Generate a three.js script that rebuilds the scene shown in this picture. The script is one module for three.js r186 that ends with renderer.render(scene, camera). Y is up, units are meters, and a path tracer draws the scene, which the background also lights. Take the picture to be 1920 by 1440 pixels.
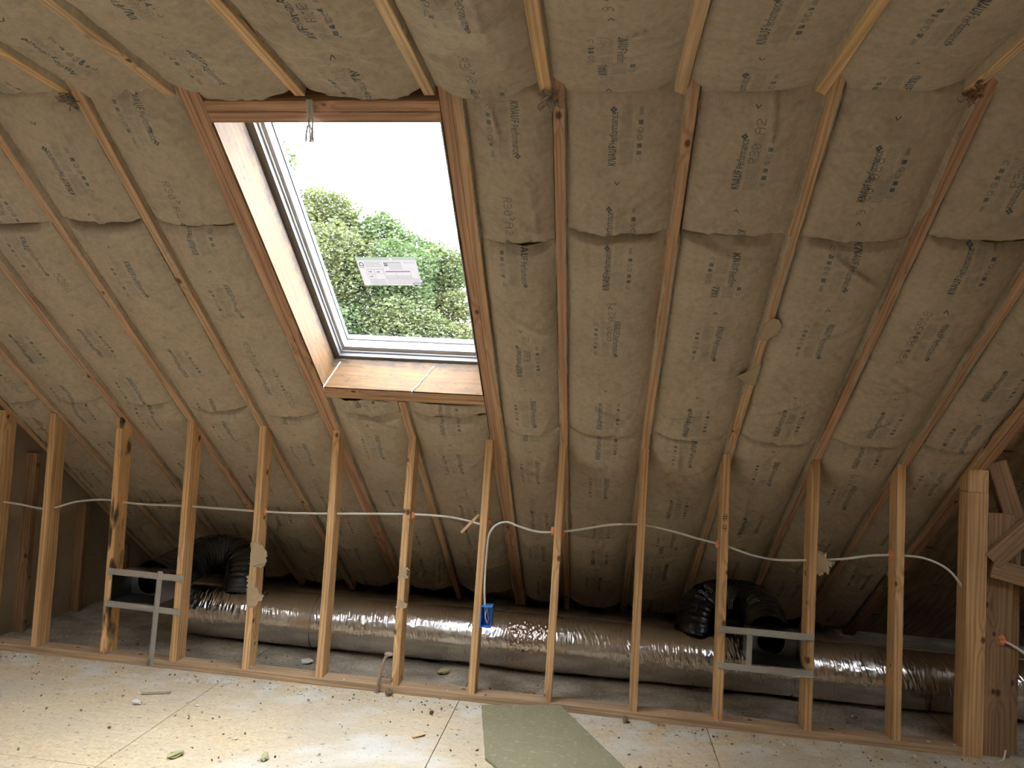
import * as THREE from 'three';
import { mergeGeometries } from 'three/addons/utils/BufferGeometryUtils.js';
import { ImprovedNoise } from 'three/addons/math/ImprovedNoise.js';

// ---------------------------------------------------------------- camera, sky, exposure
const scene = new THREE.Scene();
const camera = new THREE.PerspectiveCamera(57.96, 4 / 3, 0.05, 300);
camera.position.set(3.4295, 1.4473, 3.528);
camera.rotation.set(0.0473, 0.1297, 0.0560, 'YXZ');
scene.background = new THREE.Color().setRGB(0.87, 0.95, 1.06);      // bright overcast sky
scene.backgroundIntensity = 35;
const renderer = new THREE.WebGLRenderer();
renderer.toneMapping = THREE.LinearToneMapping;
renderer.toneMappingExposure = 1.0;
renderer.shadowMap.enabled = true;

// ---------------------------------------------------------------- helpers
const noise = new ImprovedNoise();
const nz = (x, y = 0, z = 0) => noise.noise(x + 101.3, y + 57.7, z + 23.1);
const fbm = (x, y, z = 0, o = 4) => { let a = 0, s = 1, t = 0; for (let i = 0; i < o; i++) { a += s * nz(x, y, z); t += s; s *= 0.5; x *= 2.03; y *= 2.03; z += 7.7; } return a / t; };
let seed = 12345;
const rnd = (a = 1, b) => { seed = (Math.imul(seed, 1664525) + 1013904223) >>> 0; const r = seed / 4294967296; return b === undefined ? r * a : a + (b - a) * r; };
const V = (x, y, z) => new THREE.Vector3(x, y, z);
const clamp = (x, a, b) => Math.min(b, Math.max(a, x));
const sstep = (a, b, x) => { const t = clamp((x - a) / (b - a), 0, 1); return t * t * (3 - 2 * t); };
const S = 0.4064, H = 1.3252, TH = 0.6584, CY = 2.458;
const sn = Math.sin(TH), cs = Math.cos(TH), ZB = (CY - H) / Math.tan(TH), SB = (CY - H) / sn;
const SL = (x, s, n = 0) => V(x, H + s * sn + n * cs, s * cs - n * sn);   // along the front roof slope: x, up the slope, outwards
const DS = V(0, sn, cs), DN = V(0, cs, -sn);
const names = {};
const numbered = (n) => { const k = names[n] = (names[n] ?? -1) + 1; return k ? n + '_' + String(k).padStart(3, '0') : n; };
function tag(o, label, category, group, kind) {
  if (label) o.userData.label = label;
  if (category) o.userData.category = category;
  if (group) o.userData.group = group;
  if (kind) o.userData.kind = kind;
  return o;
}
function add(o, name, parent = scene) {
  o.name = parent === scene ? numbered(name) : name;
  parent.add(o);
  return o;
}
const grp = (name, pos) => { const g = new THREE.Group(); if (pos) g.position.copy(pos); return add(g, name); };
const ORD = ['first', 'second', 'third', 'fourth', 'fifth', 'sixth', 'seventh', 'eighth', 'ninth', 'tenth', 'eleventh', 'twelfth', 'thirteenth', 'fourteenth', 'fifteenth'];
function basis(o, origin, zdir, ydir) {
  const z = zdir.clone().normalize(), x = ydir.clone().cross(z).normalize(), y = z.clone().cross(x);
  o.matrix.makeBasis(x, y, z).setPosition(origin);
  o.matrix.decompose(o.position, o.quaternion, o.scale);
  return o;
}
// a sawn board: width w along x, depth t along y, length along z, chamfered long edges, ends sheared along y
function boardGeo(w, t, len, sh0 = 0, sh1 = 0, c = 0.0025, bow = 0) {
  const a = w / 2, b = t / 2;
  const pr = [[-a + c, -b], [a - c, -b], [a, -b + c], [a, b - c], [a - c, b], [-a + c, b], [-a, b - c], [-a, -b + c]];
  const P = [], U = [], I = [], u0 = rnd(), v0 = rnd(), nv = Math.max(1, Math.round(len / 0.25));
  let per = 0;
  for (let i = 0; i < 8; i++) {
    const p = pr[i], q = pr[(i + 1) % 8], d = Math.hypot(q[0] - p[0], q[1] - p[1]), at = P.length / 3;
    for (let k = 0; k <= nv; k++) for (const [r, e] of [[p, 0], [q, d]]) {
      const f = k / nv, z = f * len + r[1] * (sh0 * (1 - f) + sh1 * f);
      P.push(r[0] + bow * Math.sin(f * Math.PI), r[1], z); U.push(u0 + (per + e) / 0.3, v0 + z / 1.8);
    }
    for (let k = 0; k < nv; k++) { const o = at + 2 * k; I.push(o, o + 1, o + 3, o, o + 3, o + 2); }
    per += d;
  }
  for (const e of [0, 1]) {
    const at = P.length / 3;
    for (const r of pr) { P.push(r[0], r[1], e * len + r[1] * (e ? sh1 : sh0)); U.push(u0 + r[0] / 0.3, v0 + r[1] / 0.3); }
    for (let i = 1; i < 7; i++) e ? I.push(at, at + i, at + i + 1) : I.push(at, at + i + 1, at + i);
  }
  return geo(P, U, I);
}
function geo(P, U, I) {
  const g = new THREE.BufferGeometry();
  g.setAttribute('position', new THREE.Float32BufferAttribute(P, 3));
  g.setAttribute('uv', new THREE.Float32BufferAttribute(U, 2));
  g.setIndex(I); g.computeVertexNormals();
  return g;
}
function box(x0, x1, y0, y1, z0, z1, tile = 1) {       // axis box with uv in metres
  const g = new THREE.BoxGeometry(x1 - x0, y1 - y0, z1 - z0).translate((x0 + x1) / 2, (y0 + y1) / 2, (z0 + z1) / 2);
  const p = g.attributes.position, n = g.attributes.normal, u = g.attributes.uv;
  for (let i = 0; i < p.count; i++) {
    const ax = Math.abs(n.getX(i)), ay = Math.abs(n.getY(i));
    if (ax > 0.5) u.setXY(i, p.getZ(i) / tile, p.getY(i) / tile); else if (ay > 0.5) u.setXY(i, p.getX(i) / tile, p.getZ(i) / tile); else u.setXY(i, p.getX(i) / tile, p.getY(i) / tile);
  }
  return g;
}
const slopeBox = (x0, x1, s0, s1, n0, n1) => {          // box in the frame of the front slope
  const g = box(x0, x1, n0, n1, s0, s1);
  g.applyMatrix4(new THREE.Matrix4().makeBasis(V(1, 0, 0), DN, DS).setPosition(V(0, H, 0)));
  return g;
};
function board(name, mat, w, t, from, to, ydir, opt = {}, parent = scene) {
  const d = to.clone().sub(from), m = new THREE.Mesh(boardGeo(w, t, d.length(), opt.sh0, opt.sh1, opt.c, opt.bow), mat);
  basis(m, from, d, ydir);
  return add(m, name, parent);
}
const mesh = (name, g, mat, parent = scene) => add(new THREE.Mesh(g, mat), name, parent);
function tube(points, r, seg = 60, sides = 8) { return new THREE.TubeGeometry(new THREE.CatmullRomCurve3(points), seg, r, sides); }

// ---------------------------------------------------------------- textures
function dataTex(w, h, f, srgb, repeat = true) {
  const d = new Uint8Array(w * h * 4);
  for (let y = 0; y < h; y++) for (let x = 0; x < w; x++) {
    const c = f(x / w, y / h), i = 4 * (y * w + x);
    d[i] = clamp(c[0], 0, 255); d[i + 1] = clamp(c[1], 0, 255); d[i + 2] = clamp(c[2], 0, 255); d[i + 3] = 255;
  }
  const t = new THREE.DataTexture(d, w, h);
  t.magFilter = THREE.LinearFilter; t.minFilter = THREE.LinearFilter;
  if (repeat) t.wrapS = t.wrapT = THREE.RepeatWrapping;
  if (srgb) t.colorSpace = THREE.SRGBColorSpace;
  t.needsUpdate = true;
  return t;
}
// periodic noise helper: blends so that the tile repeats
const per2 = (f) => (u, v) => { const a = sstep(0.85, 1, u), b = sstep(0.85, 1, v); return (f(u, v) * (1 - a) + f(u - 1, v) * a) * (1 - b) + (f(u, v - 1) * (1 - a) + f(u - 1, v - 1) * a) * b; };
function woodTex(k, knots) {
  const kn = []; for (let i = 0; i < knots; i++) kn.push([rnd(0.1, 0.9), rnd(0.05, 0.95), rnd(0.012, 0.03)]);
  const grain = per2((u, v) => {
    let w = 0; for (const [a, b, r] of kn) { const dx = (u - a) * 0.3, dy = (v - b) * 1.8, q = Math.exp(-(dx * dx + dy * dy * 0.2) / (r * r)); w += q * 1.6 * Math.sign(dx || 1); }
    const p = u * 0.3 * 95 + 2.4 * nz(u * 5, v * 1.6, k) + w * 1.5;
    return 0.5 + 0.5 * Math.sin(p * 3.4 + 2.2 * nz(u * 3, v * 0.9, k + 4));
  });
  const streak = per2((u, v) => fbm(u * 70, v * 5, k + 9, 3)), broad = per2((u, v) => fbm(u * 4, v * 3, k + 20, 3));
  return dataTex(256, 1024, (u, v) => {
    let g = Math.pow(grain(u, v), 2.2), c = 1 - 0.13 * g + 0.2 * streak(u, v) + 0.22 * broad(u, v), kk = 0;
    for (const [a, b, r] of kn) { const dx = (u - a) * 0.3, dy = (v - b) * 1.8; kk = Math.max(kk, Math.exp(-Math.pow((dx * dx + dy * dy * 0.45) / (r * r * 0.14), 2))); }
    c *= 1 - 0.55 * kk;
    return [215 * c, 215 * c * (1 - 0.035 * g - 0.08 * kk), 215 * c * (1 - 0.08 * g - 0.16 * kk)];
  }, true);
}
const wood = [woodTex(1, 6), woodTex(5, 9)];
const woodMat = (r, g, b, k = 0, rough = 0.75) => new THREE.MeshStandardMaterial({ color: new THREE.Color().setRGB(r, g, b), map: wood[k], bumpMap: wood[k], bumpScale: 0.0012, roughness: rough });
const M = {
  rafter: [woodMat(0.82, 0.5, 0.29, 0), woodMat(0.9, 0.58, 0.33, 1), woodMat(0.74, 0.43, 0.26, 0)],
  stud: [woodMat(1.0, 0.63, 0.31, 0), woodMat(0.92, 0.57, 0.28, 1), woodMat(1.04, 0.67, 0.34, 1)],
  joist: [woodMat(1.08, 0.72, 0.37, 0), woodMat(1.0, 0.69, 0.4, 1)],
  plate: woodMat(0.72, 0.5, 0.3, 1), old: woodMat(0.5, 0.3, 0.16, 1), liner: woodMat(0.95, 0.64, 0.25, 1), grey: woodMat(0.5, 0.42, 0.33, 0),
};
const std = (o) => new THREE.MeshStandardMaterial(o);
const lin = (r, g, b) => new THREE.Color().setRGB(r, g, b);
M.white = std({ color: lin(0.42, 0.42, 0.41), roughness: 0.45 });
M.frameGrey = std({ color: lin(0.16, 0.16, 0.155), roughness: 0.5 });
M.dark = std({ color: lin(0.035, 0.033, 0.03), roughness: 0.8 });
M.wool = std({ color: lin(0.55, 0.42, 0.16), roughness: 1 });
M.steel = std({ color: lin(0.6, 0.61, 0.61), metalness: 0.9, roughness: 0.36 });
M.galv = std({ color: lin(0.2, 0.21, 0.22), metalness: 0.9, roughness: 0.3 });
M.cable = std({ color: lin(0.78, 0.76, 0.7), roughness: 0.5 });
M.foam = std({ color: lin(0.85, 0.33, 0.16), roughness: 0.8 });
M.blue = std({ color: lin(0.05, 0.27, 0.72), roughness: 0.4 });
M.paper = std({ color: lin(0.46, 0.35, 0.22), roughness: 0.9, side: THREE.DoubleSide });
M.plaster = std({ color: lin(0.7, 0.67, 0.6), roughness: 0.95 });
M.copper = std({ color: lin(0.7, 0.55, 0.4), roughness: 0.5 });
M.board = std({ color: lin(0.7, 0.69, 0.66), roughness: 0.9 });
M.black = std({ color: lin(0.02, 0.02, 0.02), roughness: 0.3 });

// kraft facing with its printing: u across the bay (0.38 m), v up the batt (1.25 m)
const KW = 0.38, KL = 1.25, CWID = 512, CHEI = 1684, PX = CWID / KW;
const DOTS = {
  R: [30, 17, 17, 30, 20, 18, 17], 3: [30, 1, 1, 14, 1, 1, 30], 0: [14, 17, 19, 21, 25, 17, 14], A: [14, 17, 17, 31, 17, 17, 17], 2: [14, 17, 1, 6, 8, 16, 31],
  1: [4, 12, 4, 4, 4, 4, 14], 5: [31, 16, 30, 1, 1, 17, 14], 6: [14, 16, 16, 30, 17, 17, 14], 8: [14, 17, 17, 14, 17, 17, 14], '/': [1, 1, 2, 4, 8, 16, 16], ' ': [0, 0, 0, 0, 0, 0, 0],
};
const INK = '38,58,74';
function printBlock(g, alpha) {          // drawn along +x, text baseline at y = 0, metres scaled to pixels
  const p = (m) => m * PX;
  g.fillStyle = `rgba(${INK},${alpha})`; g.strokeStyle = g.fillStyle;
  g.textBaseline = 'alphabetic'; g.textAlign = 'left';
  g.save(); g.transform(0.62, 0, -0.14, 1, 0, 0); g.font = `bold ${p(0.036)}px sans-serif`; g.fillText('KNAUF', 0, 0);
  const w1 = g.measureText('KNAUF').width; g.restore();
  g.save(); g.translate(w1 * 0.62 + p(0.005), 0); g.scale(0.6, 1); g.font = `${p(0.031)}px sans-serif`; g.lineWidth = p(0.0008); g.fillText('Performance', 0, 0); g.strokeText('Performance', 0, 0);
  const w2 = g.measureText('Performance').width * 0.6; g.restore();
  const fx = w1 * 0.62 + p(0.012) + w2;
  for (let i = 0; i < 4; i++) { g.beginPath(); g.ellipse(fx + Math.cos(i * Math.PI / 2) * p(0.006), -p(0.014) + Math.sin(i * Math.PI / 2) * p(0.006), p(0.0042), p(0.0042), 0, 0, 7); g.fill(); }
  // small print and the row of symbols
  g.fillStyle = `rgba(${INK},${alpha * 0.5})`;
  for (let i = 0; i < 9; i++) for (const [a, b] of [[0.004, 0.09], [0.105, 0.205]]) {
    let x = a; const y = 0.014 + i * 0.0046;
    if (i > 6 && b > 0.15) continue;
    while (x < b) { const w = 0.004 + 0.009 * Math.abs(nz(x * 300, i * 3.1)); g.fillRect(p(x), p(y), p(Math.min(w, b - x)), p(0.0017)); x += w + 0.003; }
  }
  g.fillStyle = `rgba(${INK},${alpha * 0.85})`; g.lineWidth = p(0.0016); g.strokeStyle = g.fillStyle;
  for (let i = 0; i < 6; i++) {
    const x = p(0.022 + i * 0.026), y = p(0.072), r = p(0.0082);
    if (i === 3 || i === 4) { g.beginPath(); g.arc(x, y, r, 0, 7); g.stroke(); g.beginPath(); g.arc(x, y, r * 0.5, i === 3 ? 0.6 : 2.2, i === 3 ? 5.5 : 5); g.stroke(); } else if (i === 0) { g.beginPath(); g.arc(x, y, r * 0.8, 0.9, 5.6); g.stroke(); } else { g.fillRect(x - r * 0.85, y - r * 0.85, r * 1.7, r * 1.7); g.clearRect; g.save(); g.fillStyle = 'rgba(172,156,132,0.55)'; g.fillRect(x - r * 0.4, y - r * (i === 1 ? 0.1 : 0.5), r * 0.8, r * 0.35); g.restore(); }
  }
  for (let i = 0; i < 3; i++) g.fillRect(p(0.176), p(0.066 + i * 0.004), p(0.024), p(0.0016));
}
function dotText(g, text, alpha) {
  g.fillStyle = `rgba(20,24,28,${alpha})`;
  const d = 0.0042 * PX; let x = 0;
  for (const ch of text) { DOTS[ch].forEach((row, j) => { for (let i = 0; i < 5; i++) if (row & (16 >> i)) { g.beginPath(); g.arc(x + i * d, (j - 7) * d, d * 0.36, 0, 7); g.fill(); } }); x += 6.4 * d; }
}
// tone and fibre of the paper, one picture used under every printing
const kraftBase = (() => {
  const c = document.createElement('canvas'); c.width = CWID; c.height = CHEI;
  const g = c.getContext('2d'), im = g.createImageData(CWID, CHEI);
  for (let y = 0; y < CHEI; y++) for (let x = 0; x < CWID; x++) {
    const u = x / PX, v = y / PX;
    let f = 1 + 0.07 * fbm(u * 6, v * 6, 1, 3) + 0.06 * nz(u * 60, v * 60, 3) + 0.09 * nz(u * 220, v * 420, 5) + 0.05 * (((x * 7919 + y * 104729) % 97) / 97 - 0.5);
    f -= 0.035 * sstep(0.1, 0.45, nz(u * 26, v * 26, 8));
    const i = 4 * (y * CWID + x);
    im.data[i] = 184 * f; im.data[i + 1] = 168 * f; im.data[i + 2] = 145 * f; im.data[i + 3] = 255;
  }
  g.putImageData(im, 0, 0);
  return c;
})();
function kraftTex(off, stamps, alpha) {    // off: height (m) of the first upright block above the lower edge
  const c = document.createElement('canvas'); c.width = CWID; c.height = CHEI;
  const g = c.getContext('2d');
  g.drawImage(kraftBase, 0, 0);
  const at = (u, v, up, draw) => { g.save(); g.translate(u * PX, CHEI - v * PX); g.rotate(up ? -Math.PI / 2 : Math.PI / 2); draw(); g.restore(); };
  for (let k = -2; k < 3; k++) {
    const b = off + k * 0.89;
    at(0.172, b, true, () => printBlock(g, alpha));
    at(0.2, b + 0.735, false, () => printBlock(g, alpha * 0.9));
    for (const [v, up] of [[0.292, true], [0.805, false]]) at(0.18, b + v, up, () => { g.strokeStyle = `rgba(20,24,30,${alpha * 0.85})`; g.lineWidth = 0.0028 * PX; g.beginPath(); g.moveTo(0.006 * PX, -0.008 * PX); g.lineTo(-0.006 * PX, 0); g.lineTo(0.006 * PX, 0.008 * PX); g.stroke(); });
  }
  for (const [text, u, v, up] of stamps) at(u, v, up, () => dotText(g, text, 0.72));
  const t = new THREE.CanvasTexture(c);
  t.colorSpace = THREE.SRGBColorSpace; t.wrapS = t.wrapT = THREE.RepeatWrapping; t.magFilter = THREE.LinearFilter;
  return t;
}
const kraftBump = dataTex(512, 512, per2((u, v) => 0.5 + 0.24 * fbm(u * 9, v * 9, 2, 5) + 0.1 * nz(u * 90, v * 90, 6)) && ((f) => (u, v) => { const h = 255 * f(u, v); return [h, h, h]; })(per2((u, v) => 0.5 + 0.3 * fbm(u * 8, v * 8, 2, 5) + 0.12 * nz(u * 80, v * 80, 6) + 0.25 * (0.3 - Math.abs(nz(u * 6 + 2 * nz(u * 4, v * 4, 9), v * 7, 12))))), false);
kraftBump.repeat.set(1, 3.2);
const kraftMats = [
  [0.05, [['R30 A2 1', 0.205, 0.68, true]]], [0.05, []], [0.3, [['R30 A2 6', 0.155, 0.46, false]]], [0.17, [['R30 A2 3', 0.15, 0.55, false], ['65528', 0.235, 0.2, false]]],
  [0.42, [['R30 A2', 0.215, 0.52, true]]], [0.25, []], [0.11, [['R30 A2 5558', 0.14, 0.62, true]]], [0.36, [['5286', 0.24, 0.9, false]]],
].map(([o, s], i) => std({ map: kraftTex(o, s, [0.72, 0.7, 0.78, 0.62, 0.75, 0.66, 0.7, 0.74][i]), bumpMap: kraftBump, bumpScale: 0.001, roughness: 0.82, side: THREE.DoubleSide }));
const kraftPlain = std({ color: lin(0.46, 0.37, 0.27), roughness: 0.88, bumpMap: kraftBump, bumpScale: 0.003, side: THREE.DoubleSide });

// floor: particle board with plaster dust and dirt; 1 tile = 5.6 m by 2.8 m, from x 0 and z -1.5
const floorMap = dataTex(2048, 1024, (u, v) => {
  const x = u * 5.6, z = v * 2.8 - 1.5;
  let f = 1 + 0.07 * fbm(x * 2, z * 2, 1, 3) + 0.07 * nz(x * 55, z * 55, 2) + 0.08 * nz(x * 140, z * 140, 3) + 0.05 * nz(x * 14, z * 40, 4);
  let r = 206 * f, g = 185 * f, b = 150 * f;
  const grey = clamp(0.2 + 1.2 * fbm(x * 1.3 + 3, z * 1.8, 6, 4), 0, 0.85);
  r += (184 - r) * grey; g += (175 - g) * grey; b += (158 - b) * grey;
  let d = sstep(0.1, 0.4, fbm(x * 1.7 - 5, z * 2.6 + x * 0.8, 11, 5)) * 0.75;
  d = Math.max(d, 0.85 * Math.exp(-Math.pow((z - 0.1) / 0.16, 2)) * sstep(-0.15, 0.3, fbm(x * 6, z * 9, 14, 4)));
  r += (214 - r) * d; g += (210 - g) * d; b += (200 - b) * d;
  const s = sstep(0.5, 0.62, nz(x * 33, z * 37, 17)) * 0.4 + sstep(0.44, 0.6, nz(x * 90, z * 90, 19)) * 0.35;
  r *= 1 - 0.5 * s; g *= 1 - 0.52 * s; b *= 1 - 0.54 * s;
  if (z < -0.06) { const q = 0.62 + 0.3 * fbm(x * 5, z * 7, 23, 4) + 0.12 * nz(x * 60, z * 60, 29); r = r * 0.15 + 210 * q; g = g * 0.15 + 198 * q; b = b * 0.15 + 178 * q; }   // greyer, darker tone behind the bottom plate
  return [r, g, b];
}, true);
floorMap.wrapS = floorMap.wrapT = THREE.MirroredRepeatWrapping;
M.floor = std({ map: floorMap, bumpMap: floorMap, bumpScale: 0.0006, roughness: 0.85 });
M.greenboard = std({ map: dataTex(512, 512, (u, v) => { const f = 1 + 0.06 * fbm(u * 5, v * 5, 3, 3) + 0.06 * nz(u * 60, v * 60, 4) + 0.1 * sstep(0.25, 0.5, nz(u * 24, v * 32, 7)); return [138 * f, 131 * f, 102 * f]; }, true), roughness: 0.9 });

// stained lining of the skylight shaft: yellow wood, greyed and water marked towards the window
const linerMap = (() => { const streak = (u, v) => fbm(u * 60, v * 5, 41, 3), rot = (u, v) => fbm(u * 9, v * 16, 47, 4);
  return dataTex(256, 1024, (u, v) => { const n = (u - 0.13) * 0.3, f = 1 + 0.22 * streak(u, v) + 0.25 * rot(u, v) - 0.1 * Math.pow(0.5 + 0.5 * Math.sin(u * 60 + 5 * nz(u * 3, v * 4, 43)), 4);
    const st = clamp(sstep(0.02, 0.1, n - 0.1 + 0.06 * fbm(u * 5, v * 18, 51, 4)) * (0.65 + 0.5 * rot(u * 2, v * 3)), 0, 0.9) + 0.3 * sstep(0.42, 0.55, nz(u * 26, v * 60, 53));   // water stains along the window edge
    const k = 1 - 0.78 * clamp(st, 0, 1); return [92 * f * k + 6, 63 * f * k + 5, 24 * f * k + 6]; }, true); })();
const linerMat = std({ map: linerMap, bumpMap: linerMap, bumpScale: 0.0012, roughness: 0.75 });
const stainMap = dataTex(256, 1024, (u, v) => { const f = 1 + 0.2 * fbm(u * 50, v * 5, 61, 3) + 0.15 * fbm(u * 4, v * 5, 63, 3), k = 1 - 0.72 * sstep(0.02, 0.3, fbm(u * 3, v * 7, 67, 4)); return [222 * f * k, 176 * f * k, 122 * f * k]; }, true);
M.stained = std({ map: stainMap, bumpMap: stainMap, bumpScale: 0.001, roughness: 0.8 });

// ---------------------------------------------------------------- the shell: floor, roof, walls
const RX = 6.7, ZR = 2.507, ZE = 5.014;          // right end, ridge, far knee wall
{
  const floor = tag(grp('floor'), 'particle board subfloor dusted with plaster', 'floor', null, 'structure');
  const xs = [0, 0.33, 1.55, 2.79, 4.01, 5.23, RX], zs = [-2.3, 0.98, 3.42, ZE];
  for (let i = 0; i < xs.length - 1; i++) for (let j = 0; j < zs.length - 1; j++) {
    const x0 = xs[i] + (i ? 0.0016 : 0), x1 = xs[i + 1] - 0.0016, z0 = zs[j] + (j ? 0.0016 : 0), z1 = zs[j + 1] - 0.0016, y = rnd(-0.0012, 0);
    const g = boardGeo(x1 - x0, 0.019, z1 - z0, 0, 0, 0.002);
    const p = g.attributes.position, u = g.attributes.uv;
    for (let k = 0; k < p.count; k++) u.setXY(k, (p.getX(k) + (x0 + x1) / 2) / 5.6, (p.getZ(k) + z0 + 1.5) / 2.8);
    const m = mesh('panel', g, M.floor, floor); m.position.set((x0 + x1) / 2, y - 0.0095, z0);
  }
  mesh('joist_deck', box(0, RX, -0.2, -0.0215, -2.3, ZE), M.old, floor);
}
const OX0 = 2.07, OX1 = 2.873, OS0 = 0.348, OS1 = 1.734;    // rough opening of the skylight
const deckMat = woodMat(0.5, 0.36, 0.22, 1);
{
  const s1 = ZR / cs, c = tag(grp('ceiling'), 'plywood roof deck above the rafters', 'ceiling', null, 'structure');
  const n0 = 0.185, n1 = 0.2;
  const cut = (x0, x1, s0, s2, hs) => {     // rectangles of [x0,x1] x [s0,s2] left over around the holes hs = [x, x, s, s]
    const xs = [...new Set([x0, x1, ...hs.flatMap((h) => [h[0], h[1]])])].filter((v) => v >= x0 && v <= x1).sort((p, q) => p - q), out = [];
    for (let i = 0; i < xs.length - 1; i++) { let s = s0; for (const h of hs.filter((h) => h[0] <= xs[i] + 1e-6 && h[1] >= xs[i + 1] - 1e-6).sort((p, q) => p[2] - q[2])) { if (h[2] > s) out.push([xs[i], xs[i + 1], s, h[2]]); s = h[3]; } if (s2 > s) out.push([xs[i], xs[i + 1], s, s2]); }
    return out;
  };
  const holes = [[0.35, 1.3], [1.45, 2.4]], hz0 = 2.05, hz1 = 2.98, hx0 = 0.35, hx1 = 2.4, f0 = (hz0 + 0.115) / cs, f1 = (ZR - 0.06 + 0.115) / cs;
  for (const r of cut(-0.1, RX, -2.7, s1 + 0.15, [[OX0, OX1, OS0, OS1], ...holes.map(([p, q]) => [p, q, f0, f1])])) mesh('deck_panel', slopeBox(...r, n0, n1), deckMat, c);
  // the far half of the roof, behind and above the camera, with an inferred, unseen shaft and roof windows added for overhead daylight
  const c2 = tag(grp('ceiling'), 'far half of the roof behind the viewer', 'ceiling', null, 'structure');
  const turn = new THREE.Matrix4().makeBasis(V(-1, 0, 0), V(0, cs, sn), V(0, sn, -cs)).setPosition(V(0, H, ZE));
  const back = (x0, x1, s0, s2, a = n0, b = n1) => box(-x1, -x0, a, b, s0, s2).applyMatrix4(turn);
  const b0 = (ZE + 0.115 - hz1) / cs, b1 = (ZE + 0.115 - ZR - 0.06) / cs;
  for (const r of cut(-0.1, RX, -0.4, s1, holes.map(([p, q]) => [p, q, b0, b1]))) mesh('deck_panel', back(...r), deckMat, c2);
  mesh('insulation_sheet', back(0, RX, 0, 1.85, 0.02, 0.05), kraftPlain, c2);
  for (const r of [[0, hx0, 2.04, 3.56], [hx1, RX, 2.52, 3.56], [hx0, hx1, hz1, 3.56]]) mesh('insulation_sheet', box(r[0], r[1], CY + 0.012, CY + 0.03, r[2], r[3]), kraftPlain, c2);
  const yt = (z) => H + (ZE - z) * sn / cs + n0 / cs;       // underside of the far deck
  const yf = (z) => H + z * sn / cs + n0 / cs;                // underside of the near deck
  mesh('added_shaft_wall', box(hx0, hx1, CY, yf(hz0 - 0.012), hz0 - 0.012, hz0), M.board, c2); mesh('added_shaft_wall', box(hx0, hx1, CY, yt(hz1 + 0.012), hz1, hz1 + 0.012), M.board, c2);
  for (const xx of [hx0 - 0.012, hx1, 1.3]) { const w = xx === 1.3 ? 0.15 : 0.012, sh = new THREE.Shape([[hz0, CY], [hz1, CY], [hz1, yt(hz1)], [ZR, yt(ZR)], [hz0, yf(hz0)]].map((p) => new THREE.Vector2(...p))); mesh('added_shaft_wall', new THREE.ExtrudeGeometry(sh, { depth: w, bevelEnabled: false }).rotateY(-Math.PI / 2).translate(xx + w, 0, 0), M.board, c2); }
  let wn = 2;
  for (const near of [true, false]) holes.forEach(([p, q], i) => {
    const w = tag(grp('window_' + wn++), `${i ? 'right' : 'left'} added unseen roof window over the ceiling shaft, on the ${near ? 'near' : 'far'} side of the ridge`, 'window', null, 'structure'), [g0, g1] = near ? [f0, f1] : [b0, b1], put = near ? slopeBox : back;
    for (const r of [[p, q, g0 - 0.03, g0 + 0.02], [p, q, g1 - 0.02, g1 + 0.02], [p - 0.03, p + 0.02, g0, g1], [q - 0.02, q + 0.03, g0, g1]]) mesh('frame', put(...r, 0.2, 0.27), M.white, w);
    mesh('pane', put(p, q, g0, g1, 0.239, 0.241), GLASS(), w);
  });
  tag(mesh('wall_back', box(0, RX, 0, H + 0.2, ZE, ZE + 0.1), kraftPlain), 'low knee wall behind the viewer', 'wall', null, 'structure');
  // gable ends
  const gable = (x0, x1) => { const sh = new THREE.Shape([[-2.3, -0.25], [8.1, -0.25], [8.1, 0.2], [ZR, H + ZR * sn / cs + 0.2], [-2.3, 0.1]].map((p) => new THREE.Vector2(...p))); return new THREE.ExtrudeGeometry(sh, { depth: x1 - x0, bevelEnabled: false }).rotateY(-Math.PI / 2).translate(x1, 0, 0); };
  tag(mesh('wall_left', gable(-0.12, 0), kraftPlain), 'paper-faced gable wall at the left end', 'wall', null, 'structure');
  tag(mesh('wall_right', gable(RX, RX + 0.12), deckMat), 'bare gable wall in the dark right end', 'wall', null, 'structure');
}
function GLASS() { return new THREE.MeshPhysicalMaterial({ color: 0xffffff, transmission: 1, thickness: 0, roughness: 0, ior: 1.5, specularIntensity: 0.7, side: THREE.DoubleSide }); }

// ---------------------------------------------------------------- lumber
const raf = {};            // bay edges: [left face, right face] of each rafter
const sTop = ZR / cs - 0.05;
function rafter(i, x, w, label, s0 = -2.05, s1 = sTop, mat) {
  const m = board('roof_rafter', mat || M.rafter[i % 3], w, 0.183, SL(x, s0, 0.0915), SL(x, s1, 0.0915), DN, { bow: rnd(-0.003, 0.003) });
  return tag(m, label, 'rafter', 'roof rafters');
}
const RNAME = { 0: 'reddish rafter beside the left gable wall', 1: 'second rafter from the left gable wall', 2: 'third rafter from the left gable wall', 3: 'second rafter left of the skylight', 4: 'first single rafter left of the skylight',
  8: 'first single rafter right of the skylight', 9: 'second single rafter right of the skylight', 10: 'third rafter right of the skylight, with two torn paper flaps', 11: 'fourth single rafter right of the skylight', 12: 'fifth single rafter right of the skylight' };
const RXP = { 0: 0.11 };
for (let i = 0; i <= 12; i++) {
  if (i >= 5 && i <= 7) continue;
  const x = RXP[i] ?? i * S; raf[i] = [x - 0.019, x + 0.019];
  rafter(i, x, 0.038, RNAME[i]);
}
rafter(5, 2.013, 0.0375, 'outer reddish trimmer rafter on the left edge of the skylight');
rafter(2, 2.051, 0.0375, 'inner reddish trimmer rafter on the left edge of the skylight');
raf[5] = [1.994, 2.07];
rafter(5, 2.892, 0.0375, 'inner reddish trimmer rafter on the right edge of the skylight');
rafter(4, 2.93, 0.0375, 'outer trimmer rafter on the right edge of the skylight');
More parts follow.
